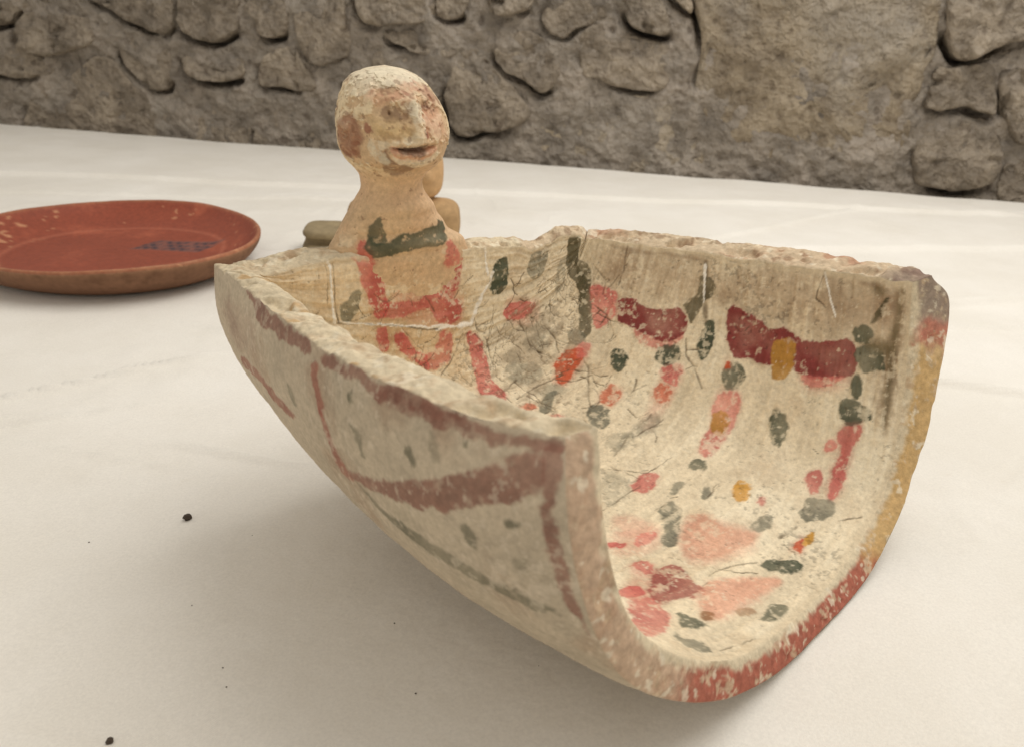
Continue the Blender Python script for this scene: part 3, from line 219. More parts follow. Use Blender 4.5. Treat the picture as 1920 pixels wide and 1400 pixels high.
def stone_mat(name,c1,c2,c3,sc=14,lime=.56):
    m,nt,b=newmat(name);L=nt.links;tc=N(nt,'ShaderNodeTexCoord');oi=N(nt,'ShaderNodeObjectInfo')
    n=N(nt,'ShaderNodeTexNoise',i_Scale=sc,i_Detail=7,i_Roughness=.62);L.new(tc.outputs['Object'],n.inputs['Vector'])
    cr=N(nt,'ShaderNodeValToRGB');e=cr.color_ramp.elements;e[0].position=.32;e[0].color=(*lin(c1),1);e[1].position=.68;e[1].color=(*lin(c3),1);k=e.new(.5);k.color=(*lin(c2),1)
    L.new(n.outputs['Fac'],cr.inputs[0])
    # dark pits
    v=N(nt,'ShaderNodeTexNoise',i_Scale=sc*3.2,i_Detail=3,i_Roughness=.5);L.new(tc.outputs['Object'],v.inputs['Vector'])
    r=N(nt,'ShaderNodeValToRGB');r.color_ramp.elements[0].position=.28;r.color_ramp.elements[0].color=(.45,.42,.4,1);r.color_ramp.elements[1].position=.42;r.color_ramp.elements[1].color=(1,1,1,1);L.new(v.outputs['Fac'],r.inputs[0])
    mx=N(nt,'ShaderNodeMix',data_type='RGBA',blend_type='MULTIPLY');mx.inputs[0].default_value=.8;L.new(cr.outputs[0],mx.inputs[6]);L.new(r.outputs[0],mx.inputs[7])
    hv=N(nt,'ShaderNodeHueSaturation');mr=N(nt,'ShaderNodeMapRange');mr.inputs[3].default_value=.88;mr.inputs[4].default_value=1.06;L.new(oi.outputs['Random'],mr.inputs[0]);L.new(mr.outputs[0],hv.inputs['Value']);L.new(mx.outputs[2],hv.inputs['Color'])
    lm=N(nt,'ShaderNodeTexNoise',i_Scale=3.1,i_Detail=7,i_Roughness=.7);L.new(tc.outputs['Object'],lm.inputs['Vector'])
    lr=N(nt,'ShaderNodeValToRGB');lr.color_ramp.elements[0].position=lime;lr.color_ramp.elements[0].color=(0,0,0,1);lr.color_ramp.elements[1].position=lime+.18;lr.color_ramp.elements[1].color=(.55,.55,.55,1);L.new(lm.outputs['Fac'],lr.inputs[0])
    m2=N(nt,'ShaderNodeMix',data_type='RGBA');L.new(lr.outputs[0],m2.inputs[0]);L.new(hv.outputs[0],m2.inputs[6]);m2.inputs[7].default_value=(*lin((178,170,158)),1)
    L.new(m2.outputs[2],b.inputs['Base Color'])
    ad=N(nt,'ShaderNodeMath',operation='ADD');L.new(n.outputs['Fac'],ad.inputs[0]);L.new(v.outputs['Fac'],ad.inputs[1])
    bp=N(nt,'ShaderNodeBump');bp.inputs['Strength'].default_value=.9;bp.inputs['Distance'].default_value=.035;L.new(ad.outputs[0],bp.inputs['Height']);L.new(bp.outputs[0],b.inputs['Normal'])
    b.inputs['Roughness'].default_value=.95;b.inputs['Specular IOR Level'].default_value=.1
    return m
M_cloth=cloth_mat()
M_stone=stone_mat('brown_stone',(120,110,97),(150,138,122),(176,162,143))
M_lime=stone_mat('limewashed_stone',(132,119,102),(164,149,127),(188,172,148),16,.44)
M_mortar=stone_mat('grey_mortar',(122,114,104),(148,138,125),(172,160,146),12,.50)
# ------------------------------------------------------------------ tablecloth
WA=-.193435;WB0=6.7401501
def wall_y(x,g=0.): return WA*x+WB0+g
def build_cloth():
    nx,ny=640,640
    xq=np.linspace(-1,1,nx);x=9*np.sign(xq)*np.abs(xq)**1.9+.1*(1-xq**2);v=np.linspace(0,1,ny);v2=v**1.8
    X,Vv=np.meshgrid(x,v2,indexing='ij')
    edge=wall_y(X)+.05*fbm(np.stack([X*0,X,X*0],-1),1.2,3,5)
    drop=.10;Y0=-1.2
    tot=edge-Y0+drop
    Sd=Vv*tot
    Y=np.minimum(Y0+Sd,edge);over=np.maximum(Y0+Sd-edge,0)
    P=np.stack([X,Y,X*0],-1)
    Z=.010*fbm(P,1.1,3,21)+.004*fbm(P,3.0,3,22)
    # a few long soft creases left by folding
    def crease(p0,p1,wd,h):
        d=np.array(p1)-np.array(p0);l=np.hypot(*d);d=d/l;q=np.stack([X-p0[0],Y-p0[1]],-1);u=q@d;w_=q@np.array([-d[1],d[0]])+.02*fbm(P,2.,2,31)
        m=sstep(u,-.15,.15)*(1-sstep(u,l-.15,l+.15));return 2.4*h*np.exp(-(w_/wd)**2)*m
    Z+=crease((-1.9,1.6),(-1.0,2.3),.012,.010)+crease((-2.6,1.3),(-1.3,1.85),.02,.008)+crease((-.9,1.75),(-.45,1.62),.012,.007)
    Z+=crease((-3.5,4.3),(-.8,3.0),.03,.012)+crease((-4.,5.2),(3.5,5.4),.03,.012)+crease((.6,2.9),(3.2,3.6),.03,.012)+crease((1.3,2.4),(2.6,2.1),.02,.010)
    Z+=crease((1.0,1.2),(1.9,1.5),.02,.006)+crease((-1.4,.9),(-.3,.75),.02,.004)+crease((-3,3.2),(4,4.6),.04,.010)
    Z+=crease((-2.4,1.25),(-1.05,1.95),.007,.005)+crease((-1.3,1.72),(-.75,1.60),.006,.004)+crease((.75,.75),(.95,1.02),.012,.006)+crease((.85,.70),(1.10,1.05),.010,.005)+crease((.6,.62),(.72,.9),.010,.004)+crease((1.3,1.7),(2.3,2.6),.012,.006)+crease((1.2,2.9),(4.,3.1),.012,.007)+crease((-1.2,2.6),(-.5,2.2),.01,.005)+crease((-4,4.5),(-1,4.9),.015,.008)+crease((.3,3.6),(2.5,5.5),.015,.008)
    rg_=1-np.abs(fbm(P*np.array([1,.6,1]),2.2,3,25));Z+=.010*np.clip(rg_,0,1)**10*sstep(fbm(P,.9,2,26),-.2,.4)
    near=np.exp(-(((X-.2)/.9)**2+((Y-1.35)/.8)**2)**2)       # pressed flat under the vessel
    pl=np.exp(-(np.hypot(X+1.80,Y-3.31)/.75)**6)
    Z=(Z-.012)*(1-.9*near)*(1-.9*pl)-.0015
    Z=np.minimum(Z,.02)-over-.03*sstep(Y,edge-.06,edge)
    Y=Y+.02*np.minimum(over*10,1)
    V=np.stack([X,Y,Z],-1).reshape(-1,3)
    o=mesh_np('tablecloth',V,gridfaces(nx,ny),M_cloth)
    from mathutils.bvhtree import BVHTree
    global cloth_z
    tree=BVHTree.FromPolygons([tuple(v*S) for v in V],[tuple(f) for f in gridfaces(nx,ny)])
    cloth_z=lambda x,y:tree.ray_cast((x*S,y*S,.1),(0,0,-1))[0].z/S
    tag(o,'white cotton tablecloth spread over the whole table top','tablecloth')
build_cloth()
# ------------------------------------------------------------------ rubble wall
def build_wall():
    wd=np.array([1,WA])/np.hypot(1,WA);wn=np.array([WA,-1])/np.hypot(1,WA)      # wn points to the camera
    org=np.array([0,WB0+.12])
    root=empty('stone_wall',(org[0]*S,org[1]*S,-.3));tag(root,'rough rubble stone wall with grey mortar behind the table','wall')
    L0=np.array([org[0]*S,org[1]*S,-.3])
    def to3(s,z,d):
        s=np.asarray(s,float);xy=org+s[...,None]*wd+np.asarray(d,float)[...,None]*wn;return np.concatenate([xy,np.asarray(z,float)[...,None]],-1)
    ns,nz=640,190
    s,z=np.meshgrid(np.linspace(-7.5,6,ns),np.linspace(-.8,2.2,nz),indexing='ij')
    Q=np.stack([s,z,s*0],-1)
    d=.018+.05*fbm(Q,1.3,3,3)+.05*fbm(Q,5,4,4,.7)+.022*fbm(Q,16,3,6,.6)
    outl=[]
    for si,(poly,pr) in enumerate(STONES):
        p=np.array(poly,float)
        for _ in range(2):                     # round the corners
            q=np.roll(p,-1,0);p=np.stack([.75*p+.25*q,.25*p+.75*q],1).reshape(-1,2)
        n=84;c=np.r_[p,p[:1]];l=np.r_[0,np.cumsum(np.hypot(*np.diff(c,axis=0).T))];tt=np.linspace(0,l[-1],n,endpoint=False)
        p=np.stack([np.interp(tt,l,c[:,0]),np.interp(tt,l,c[:,1])],1)
        q3=np.c_[p,p[:,:1]*0+si]
        p=p+np.stack([.030*fbm(q3,3,3,40)+.012*fbm(q3,12,2,42),.030*fbm(q3,3,3,41)+.012*fbm(q3,12,2,43)],1)
        outl.append(p)
        # open joint along the lower and left edge, where the mortar has fallen out
        k=np.where((s>p[:,0].min()-.25)&(s<p[:,0].max()+.25)&(z>p[:,1].min()-.25)&(z<p[:,1].max()+.2))
        if len(k[0]):
            sd=polysd(s[k],z[k],p[::3]);ctr=p.mean(0);hw=np.ptp(p,axis=0)/2
            lo=sstep((ctr[1]-z[k])/hw[1]+.55*(ctr[0]-s[k])/hw[0],.1,.8) if si not in(18,19) else sstep((ctr[0]-s[k])/hw[0],.4,.9)*sstep(z[k],.55,.75)
            br=sstep(fbm(Q[k],2.2,2,60+si),-.25,.25)
            d[k]-=pr*2.6*lo*br*np.exp(-(np.maximum(sd,-.02)/.035)**2)
    V=to3(s,z,d).reshape(-1,3)
    mesh_np('mortar',V,gridfaces(ns,nz,flip=True),M_mortar,root,loc=L0)
    for si,(poly,pr) in enumerate(STONES):
        p=outl[si];n=len(p)
        ctr=p.mean(0);rs=np.array([1.0,1.0,.985,.96,.92,.86,.78,.68,.57,.45,.33,.21,.10]);hh=np.array([-1.6,.30,.62,.80,.90,.95,.98,1,1,1,1,1,1.])
        R=ctr+(p-ctr)[None]*rs[:,None,None]
        hw=np.ptp(p,axis=0)/2
        tilt=np.clip(.62+.42*(ctr[1]-R[...,1])/hw[1]+.12*(ctr[0]-R[...,0])/hw[0],.18,1.15)   # bedded at the top, proud at the bottom
        if si==19:tilt=np.clip(.35+.9*(R[...,1]-ctr[1])/hw[1],-.25,1.0)
        if si==18:tilt=tilt*.5
        D=hh[:,None]*pr*np.where(hh[:,None]>0,tilt*.85,1)
        Q=np.concatenate([R,np.zeros(R.shape[:2]+(1,))],-1)+si*3.7
        ro=.050*fbm(Q,2.5,3,50)+.050*fbm(Q,8,4,51,.7)-.05*sstep(fbm(Q,9,2,53),.35,.6)
        D=D+np.where(np.arange(len(rs))[:,None]>0,1,0)*ro*np.clip(pr/.07,.6,1.2)
        V=to3(R[...,0],R[...,1],D).reshape(-1,3)
        f=gridfaces(len(rs),n,wrap=True)
        q=V[f[4*n]]
        if (np.cross(q[2]-q[0],q[3]-q[1])[:2]@wn)<0:f=f[:,::-1]
        b0=(len(rs)-1)*n;cv=V[b0:].mean(0)[None];V=np.r_[V,cv]
        k=np.arange(0,n,2);cap=np.stack([b0+k,b0+(k+1)%n,b0+(k+2)%n,np.full(len(k),len(V)-1)],1)
        q=V[cap[0]];
        if (np.cross(q[2]-q[0],q[3]-q[1])[:2]@wn)<0:cap=cap[:,::-1]
        mesh_np('stone',V,np.r_[f,cap],M_lime if si in(18,19,30) else M_stone,root,loc=L0)
build_wall()
# ------------------------------------------------------------------ painting on clay
PAL={k:lin(v) for k,v in dict(wash=(204,128,108),crim=(190,82,76),pink=(206,114,102),pinklt=(206,146,118),dark=(134,60,54),red2=(150,66,58),orange=(190,80,42),green=(78,82,62),gray=(108,106,88),graylt=(146,138,116),
 olive=(86,78,52),olivelt=(116,100,70),ochre=(178,130,56),ochre2=(202,146,50),brownsp=(140,96,58),stain=(162,134,104),torso=(206,172,126),
 oband=(136,92,76),ostrap=(152,92,74),ogreen=(104,100,78),ogreen2=(136,127,104),opink=(146,112,96),
 pinkf=(192,122,100),darkf=(104,70,52),earf=(134,80,62),lip=(198,128,106),mouthd=(58,40,32),palef=(228,216,188),yellowf=(212,182,128),redsp=(142,82,64)).items()}
STR={'mouthd':.7,'darkf':.66,'wash':.42,'crim':.88,'lip':.6,'stain':.9,'torso':.92,'dark':1.05,'oband':.84,'green':1.02,'graylt':.75,'pinklt':.8,'olivelt':.9,'ogreen2':.6,'opink':.6,'palef':.7,'gray':.9,'ogreen':.85,'pinkf':.62,'yellowf':.7,'earf':.9}
SOFT={'graylt':.007,'wash':.014,'stain':.05,'torso':.05,'opink':.03,'olivelt':.012,'pinkf':.022,'yellowf':.02,'earf':.01,'pinklt':.009}
def linesd(x,y,p):
    d=np.full(x.shape,1e9)
    for i in range(len(p)-1):
        ax,ay=p[i];bx,by=p[i+1];ex,ey=bx-ax,by-ay
        t=np.clip(((x-ax)*ex+(y-ay)*ey)/(ex*ex+ey*ey+1e-12),0,1);d=np.minimum(d,np.hypot(x-ax-t*ex,y-ay-t*ey))
    return d
def paint(col,h,U,V,P,marks,su,sv,wear=.55,relief=.0006,seed=0,brush=None):
    x=U*su;y=V*sv
    wx=.011*fbm(P,30,4,seed+1,.62)+.003*fbm(P,150,2,seed+2);wy=.011*fbm(P,30,4,seed+3,.62)+.003*fbm(P,150,2,seed+4)
    wr=fbm(P,70,4,seed+5,.65)
    if brush is not None:wr=wr+.55*brush
    dens=fbm(P,14,3,seed+6)
    for mi,m in enumerate(marks):
        name=m[0];p=np.array(m[1])*np.array([su,sv])
        for _ in range(2):
            q=np.roll(p,-1,0);p=np.stack([.78*p+.22*q,.22*p+.78*q],1).reshape(-1,2)
        sf=SOFT.get(name,.0026);mg=.03+sf
        k=np.where((x>p[:,0].min()-mg)&(x<p[:,0].max()+mg)&(y>p[:,1].min()-mg)&(y<p[:,1].max()+mg))
        if not len(k[0]):continue
        big=4 if sf>.02 else 1
        sd=polysd(x[k]+wx[k]*big,y[k]+wy[k]*big,p)
        a=1-sstep(sd-(.003 if sf<.02 and name[0]!='o' else 0),-sf,sf)
        a=a*(1-wear*sstep(wr[k]+.3*dens[k]+(.07*np.sin(mi*7.3)),.12,.5))*np.clip({'dark':.86,'green':.88,'oband':.95,'orange':.92,'ochre2':.95,'olive':1.0,'olivelt':1.0,'ochre':.92,'crim':.86}.get(name,.80)+.30*dens[k]+.10*np.sin(mi*3.1),.3,1)*STR.get(name,.95)
        if sf>.02:a=a*(.75+.5*dens[k])
        if name in('crim','pink','dark','orange','red2'):a=np.maximum(a,.38*(1-sstep(sd+.006*wr[k],-.004,.013))*np.clip(.6+.9*dens[k],0,1))   # thin wash round the stroke
        a=np.clip(a,0,1)
        c=PAL[name][None]*(1-.25*dens[k]+.16*wr[k])[...,None]
        col[k]=col[k]*(1-a[...,None])+c*a[...,None]
        if sf<.02:h[k]+=relief*a
# ------------------------------------------------------------------ the vessel
def build_vessel():
    org=np.array([.15,1.35,0.])*S
    root=empty('cradle_vessel',org);tag(root,'painted clay scoop-shaped cradle bowl with a figure bust on its back rim','vessel')
    nt,nb=470,600
    I,O=bowl_grid(nt,nb)
    t=np.linspace(0,1,nt)[:,None]*np.ones(nb);b=np.linspace(-1,1,nb)[None]*np.ones((nt,1))
    SU,SV=1.27,.75
    # distance to each border in units
    dB=t*SU;dFr=(1-t)*SU;dN=(b+1)*SV;dFa=(1-b)*SV;dR=np.minimum(np.minimum(dB,dN),dFa)
    zup=np.array([0,0,1.]);ax=np.array([.66,-.55,0]);ax=ax/np.linalg.norm(ax)
    for G_,isO in((I,0),(O,1)):
        # uneven rim height, as hand made
        back=np.interp(b,[-1,-.7,-.55,-.45,.3,.36,.45,.55,.8,.93,.97,1],[0,0,.008,.016,.0,-.016,-.008,.012,.012,.006,-.012,-.012])*np.exp(-(dB/.09)**2)
        far=np.interp(t,[0,.02,.05,.12,.3,.55,.8,1],[-.012,-.008,.006,.004,.004,.004,-.002,0])*np.exp(-(dFa/.09)**2)
        G_[...,2]+=back+far
        lowf=.006*fbm(G_,5,3,70+isO)
        rimnoise=(np.abs(fbm(G_,22,4,73))*.010+np.maximum(fbm(G_,11,3,76)-.22,0)*.06)
        G_-=(rimnoise*np.exp(-(dR/.016)**2))[...,None]*zup
        G_-=(.18*rimnoise*np.exp(-(dFr/.016)**2))[...,None]*ax
        du=np.gradient(G_,axis=0);dv=np.gradient(G_,axis=1);n=np.cross(du,dv);n/=np.maximum(np.linalg.norm(n,axis=-1,keepdims=True),1e-9)
        if isO:n=n
        edge=1-np.exp(-(np.minimum(dR,dFr)/.03)**2)
        G_+=n*(lowf*edge*(1.0 if isO else .6))[...,None]
    # pull the sharp corners in a little
    cen=(I[nt//2,nb//2]+np.array([0,0,.3]))
    for (i,j,k,r) in((0,0,.004,.05),(0,-1,.02,.05),(-1,-1,.030,.045),(-1,0,.018,.04)):
        c=O[i,j].copy()
        for G_ in(O,I):
            d=np.linalg.norm(G_-c,axis=-1);v=cen-c;v=v/np.linalg.norm(v);G_+=(k*np.exp(-(d/r)**2))[...,None]*v
    O[...,2]=np.maximum(O[...,2],.0)
    # ---- colours, inner wall
    P=I.astype(np.float32)
    Ps=np.stack([t*SU*3.2,b*SV*.35,t*0],-1)                     # brush streaks run down the section
    st=.65*fbm(Ps,26,4,5,.6)+.55*fbm(Ps,7,3,6,.6);f1=fbm(P,6,4,8);f2=fbm(P,45,4,9,.6);f3=fbm(P,150,3,10,.7)
    cI=lin((221,204,172))*(1+.12*f1+.26*st+.12*f2+.11*f3)[...,None]
    yel=sstep(f1+.5*st,-.1,.6)[...,None];cI=cI*(1-.5*yel)+lin((230,219,192))*.5*yel*(1+.08*f2)[...,None]
    dirt=sstep(fbm(P,12,4,12,.6)+.4*st,.15,.6)[...,None];cI=cI*(1-.35*dirt)+lin((176,148,112))*.35*dirt
    h=(.0052*st+.0018*f2+.0010*f3)*np.minimum(1,np.minimum(dR,dFr)/.02)
    paint(cI,h,t,b,P,INNER,SU,SV,.62,.0007,200,st)
    # pale flakes where the slip is lost
    fl=sstep(fbm(P,95,3,14,.6)+.5*fbm(P,9,2,15),.42,.52);cI=cI*(1-.55*fl[...,None])+lin((226,212,182))*.55*fl[...,None];h-=.0006*fl
    pit=sstep(fbm(P,110,3,16,.6)+.55*fbm(P,7,2,17),.50,.64);cI*=(1-.32*pit)[...,None];h-=.0010*pit
    # fine craquelure, densest round the back corner
    cq=1-np.abs(fbm(P,34,3,320,.55)*1.0);cm=sstep(fbm(P,5,2,321)+1.1*np.exp(-(((t-.27)/.2)**2+((b-.42)/.38)**2)),.25,.8)
    cq=sstep(cq,.955,.995)*cm;cI=cI*(1-.55*cq[...,None])+lin((112,94,70))*.55*cq[...,None];h-=.0012*cq
    sm=sstep(fbm(np.stack([t*SU*2.5,b*SV,t*0],-1),16,4,322,.6)+.9*np.exp(-(((t-.26)/.16)**2+((b-.45)/.3)**2))-.45,.1,.5)[...,None];cI=cI*(1-.45*sm)+lin((134,114,88))*.45*sm
    # hair cracks: traced ones plus a net of fine ones round the back corner
    x=t*SU;y=b*SV;wx=.004*fbm(P,30,3,301)+.0015*fbm(P,120,2,302);wy=.004*fbm(P,30,3,303)+.0015*fbm(P,120,2,304);brk=fbm(P,35,2,305)
    rng=random.Random(11);lines=[list(l) for l in LINES]
    def rl(t0,b0,ang,n,wd):
        p=[(t0,b0)]
        for _ in range(n):
            ang+=rng.uniform(-.55,.55);q=p[-1];p.append((q[0]+math.cos(ang)*.016/SU,q[1]+math.sin(ang)*.016/SV))
        lines.append(['kline',p,wd])
        if n>3:
            q=p[n//2];rl(q[0],q[1],ang+rng.choice((-1,1))*rng.uniform(.6,1.2),n//2,wd*.8)
    for _ in range(70):rl(rng.gauss(.26,.12)%1,rng.gauss(.46,.18),rng.uniform(-.6,.6)+rng.choice((0,0,math.pi/2)),rng.randint(2,6),rng.uniform(.0009,.0024))
    for _ in range(22):rl(rng.uniform(.03,.40),rng.uniform(-.5,.15),rng.uniform(-.9,.9),rng.randint(2,6),rng.uniform(.0008,.0014))
    for _ in range(30):rl(rng.uniform(.45,.95),rng.uniform(-.6,.8),rng.uniform(-3,3),rng.randint(1,3),rng.uniform(.0008,.0015))
    for nm,p,wd in lines:
        p=np.array(p)*np.array([SU,SV]);mg=.03
        k=np.where((x>p[:,0].min()-mg)&(x<p[:,0].max()+mg)&(y>p[:,1].min()-mg)&(y<p[:,1].max()+mg))
        if not len(k[0]):continue
        d=linesd(x[k]+wx[k],y[k]+wy[k],p)
        if nm=='white':
            w_=wd*(1+.9*brk[k]);a=(1-sstep(d,w_*.7,w_*1.15))*(.9+.1*brk[k]);a=np.clip(a,0,1)
            cI[k]=cI[k]*(1-a[...,None])+lin((238,231,216))*(1+.08*f3[k])[...,None]*a[...,None];h[k]+=.0016*a*(1+.8*f2[k])
        else:
            w_=wd*(.85+.5*brk[k]);a=(1-sstep(d,w_*.5,w_*1.7))*np.clip(.65+.8*brk[k],0,1);a=np.clip(a,0,1)*.8
            cI[k]=cI[k]*(1-a[...,None])+lin((96,80,58))*a[...,None];h[k]-=.0018*a
    # rim-side crumbs: bare chalky body shows along the edges
    ed=1-sstep(np.minimum(dR,dFr)+.007*f2+.006*f1,.004,.020);ed=np.clip(ed*(.75+.5*f2),0,1)[...,None]
    edk=(np.exp(-((np.minimum(dB,dFa)+.006*f2-.016)/.007)**2)*sstep(fbm(P,18,3,340),-.1,.35))[...,None];cI=cI*(1-.5*edk)+lin((128,100,74))*.5*edk
    cI=cI*(1-.8*ed)+lin((208,190,158))*.8*ed
    du=np.gradient(I,axis=0);dv=np.gradient(I,axis=1);n=np.cross(du,dv);n/=np.maximum(np.linalg.norm(n,axis=-1,keepdims=True),1e-9)
    sg=np.sign(n[nt//2,nb//2,2]);I=I+n*sg*h[...,None]
    # ---- colours, outer wall
    P=O.astype(np.float32);f1=fbm(P,5,4,31);f2=fbm(P,40,4,32,.6);f3=fbm(P,130,3,33,.6);st=fbm(np.stack([t*SU*.4,b*SV*3,t*0],-1),22,3,34)
    cO=lin((188,172,147))*(1+.20*f1+.10*f2+.06*f3+.08*st)[...,None]
    br=sstep(fbm(P,9,4,35,.6),0,.6)[...,None];cO=cO*(1-.5*br)+lin((158,128,102))*.5*br
    gr=sstep(fbm(P,7,3,36),.2,.7)[...,None];cO=cO*(1-.35*gr)+lin((150,140,116))*.35*gr
    ho=.0012*f2+.0008*f3
    paint(cO,ho,t,b,P,OUTER,SU,SV,.4,.0007,400)
    # the far outside carries the same kind of bands
    mir=[(m[0],[(u,-v) for u,v in m[1]]) for m in OUTER];paint(cO,ho,t,b,P,mir,SU,SV,.6,.0007,440)
    fl=sstep(fbm(P,80,3,37,.6)+.5*fbm(P,8,2,38),.36,.48)[...,None];cO=cO*(1-.4*fl)+lin((208,192,168))*.4*fl
    du=np.gradient(O,axis=0);dv=np.gradient(O,axis=1);n=np.cross(du,dv);n/=np.maximum(np.linalg.norm(n,axis=-1,keepdims=True),1e-9)
    sg=-np.sign(n[nt//2,nb//2,2]);O=O+n*sg*(ho*np.minimum(1,np.minimum(dR,dFr)/.02))[...,None]
    O[...,2]=np.maximum(O[...,2],.0005)
    # ---- rim ring between the two walls
    ii=np.r_[np.arange(nt-1,0,-1),np.zeros(nb-1,int),np.arange(0,nt-1),np.full(nb-1,nt-1)]
    jj=np.r_[np.zeros(nt-1,int),np.arange(0,nb-1),np.full(nt-1,nb-1),np.arange(nb-1,0,-1)]
    m=27;Lp=len(ii);A=I[ii,jj];B=O[ii,jj];s=np.linspace(0,1,m)
    onfront=((ii==nt-1))
    up=np.where(onfront[:,None],ax,zup)
    for _ in range(20):up=(np.roll(up,1,0)+up+np.roll(up,-1,0))/3
    up/=np.linalg.norm(up,axis=1,keepdims=True)
    R=A[None]*(1-s)[:,None,None]+B[None]*s[:,None,None]
    th=np.linalg.norm(B-A,axis=1)
    bulge=np.sin(np.pi*s)[:,None]**.5*np.clip(th*.08,.003,.006)[None]
    PR=R.astype(np.float32)
    calm=np.where(onfront,.4,1.)[None]
    bulge=bulge+calm*np.sin(np.pi*s)[:,None]**.5*(.008*fbm(PR,20,4,80)+.005*fbm(PR,70,3,83)-.016*sstep(fbm(PR,15,3,86),.2,.4))
    R=R+bulge[...,None]*up[None]
    R[...,2]=np.maximum(R[...,2],.0006)
    # rim colours
    f1=fbm(PR,8,3,90);f2=fbm(PR,40,4,91,.6);f3=fbm(PR,120,3,92,.6)
    cR=lin((208,192,162))*(1+.12*f1+.10*f2+.08*f3)[...,None]
    br=sstep(f2+.6*f1,.0,.55)[...,None];cR=cR*(1-.6*br)+lin((166,134,102))*.6*br
    bl=np.linspace(-1,1,nb)[jj];tl=np.linspace(0,1,nt)[ii]
    def zone(lo,hi,fe,pc,strn,src=onfront):
        nonlocal cR
        v=bl[None]+.05*f1+.04*f2;a=sstep(v,lo-fe,lo+fe)*(1-sstep(v,hi-fe,hi+fe))*src[None]*strn
        sx=sstep(s[:,None]+.22*f2+.15*f1,.08,.30);a=np.clip(a*(1-.75*sstep(f2+.5*f3,.15,.5))*sx,0,1)
        cR=cR*(1-a[...,None])+lin(pc)*(1+.15*f3)[...,None]*a[...,None]
    zone(-.50,.30,.05,(162,90,72),.95)
    zone(.26,.86,.05,(192,156,100),.85)
    zone(.855,.91,.02,(178,92,78),.75)
    zone(.905,1.2,.03,(124,106,98),.75)
    zone(-1.2,-.48,.06,(172,134,110),.6)
    notf=~onfront
    # worn red traces on the far rim, brown smudges on the near one
    fb=((jj==nb-1)|((ii==0)&(bl>.3)))[None]
    a=(fb*(.45+.4*f1))[...,None];a=np.clip(a,0,1);cR=cR*(1-a)+lin((188,158,128))*a
    a=(sstep(f1+.5*f2,.05,.5)*fb*.5)[...,None];cR=cR*(1-a)+lin((174,120,96))*a
    a=(sstep(f2-.4*f1,.15,.45)*fb*.55)[...,None];cR=cR*(1-a)+lin((132,104,80))*a
    dk=((jj==nb-1)*sstep(tl,.9,.97))[None]*np.clip(.8+.4*f2,0,1);dk=dk[...,None]*.85;cR=cR*(1-dk)+lin((116,98,92))*dk
    fl=sstep(fbm(PR,60,3,95)+.3*f1,.32,.46)[...,None];cR=cR*(1-.6*fl)+lin((226,214,188))*.6*fl
    ocb=sstep(fbm(PR,16,2,97),.36,.5)[...,None]*(jj==0)[None,:,None];cR=cR*(1-.7*ocb)+lin((176,138,88))*.7*ocb
    # edges match the walls
    cR[0]=.5*cR[1]+.5*cI[ii,jj];cR[-1]=.5*cR[-2]+.5*cO[ii,jj]
    # ---- join, common normals, split into bowl and rim
    n1=nt*nb
    V=np.r_[I.reshape(-1,3),O.reshape(-1,3),R[1:-1].reshape(-1,3)]
    C_=np.r_[cI.reshape(-1,3),cO.reshape(-1,3),cR[1:-1].reshape(-1,3)]
    FI=gridfaces(nt,nb);FO=gridfaces(nt,nb,off=n1,flip=True)
    e1=V[FI[len(FI)//2]];
    if np.cross(e1[2]-e1[0],e1[3]-e1[1])[2]<0:FI=FI[:,::-1];FO=FO[:,::-1]
    idx=np.concatenate([(ii*nb+jj)[None],2*n1+np.arange((m-2)*Lp).reshape(m-2,Lp),(n1+ii*nb+jj)[None]],0)
    k=np.arange(Lp);k2=(k+1)%Lp
    FR=np.concatenate([np.stack([idx[r][k],idx[r][k2],idx[r+1][k2],idx[r+1][k]],1) for r in range(m-1)])
    v0=V[FR[len(FR)//2*0+nt//2]];
    if np.cross(v0[2]-v0[0],v0[3]-v0[1])[2]<0:FR=FR[:,::-1]
    allF=np.r_[FI,FO,FR];nr=vnormals(V,allF)
    u,f=submesh(V,np.r_[FI,FO],slice(None))
    bowl=mesh_np('bowl',V[u],f,M_clay,root,np.clip(C_[u],0,1),nr[u],org)
    cRall=C_.copy();cRall[(ii*nb+jj)]=cR[0];cRall[(n1+ii*nb+jj)]=cR[-1]
    u,f=submesh(V,FR,slice(None))
    rim=mesh_np('rim',V[u],f,M_rim,bowl,np.clip(cRall[u],0,1),nr[u],org);rim['label']='chipped pale edge with worn red and ochre paint'
    # ------------------------------------------------------------ bust
    nz,na=360,420
    z,az,rad,ctr,D=bust_base(nz,na)
    Z=z[:,None]*np.ones(na);AZ=az[None]*np.ones((nz,1))
    def g(a0,z0,sa,sz,p=2):
        da=(AZ-a0+np.pi)%(2*np.pi)-np.pi;return np.exp(-(np.abs(da)/sa)**p-(np.abs(Z-z0)/sz)**p)
    disp=np.zeros_like(rad)
    nc=-.10-(.868-Z)*.9;prof=np.interp(Z,[.790,.797,.805,.83,.868,.882],[0,.009,.016,.011,.006,0]);wdt=np.interp(Z,[.79,.81,.87],[.17,.14,.11])
    disp+=prof*np.exp(-((AZ-nc)/wdt)**2)
    disp-=.007*g(-.56,.850,.20,.018)+.006*g(.30,.853,.20,.016)
    disp+=.004*g(-.55,.848,.10,.009)+.004*g(.30,.850,.11,.008)
    disp-=.009*g(-.60,.848,.03,.0045)
    disp+=.006*g(-.12,.876,.75,.010)
    zm=.781+.011*((AZ+.28)/.62)**2
    disp+=.006*np.exp(-((AZ+.26)/.75)**4-((Z-.782)/.030)**2)
    inm=np.exp(-((AZ+.22)/.42)**6)
    disp-=.015*inm*np.exp(-((Z-zm)/(.0022+.0022*np.exp(-((AZ+.16)/.22)**2)))**2)
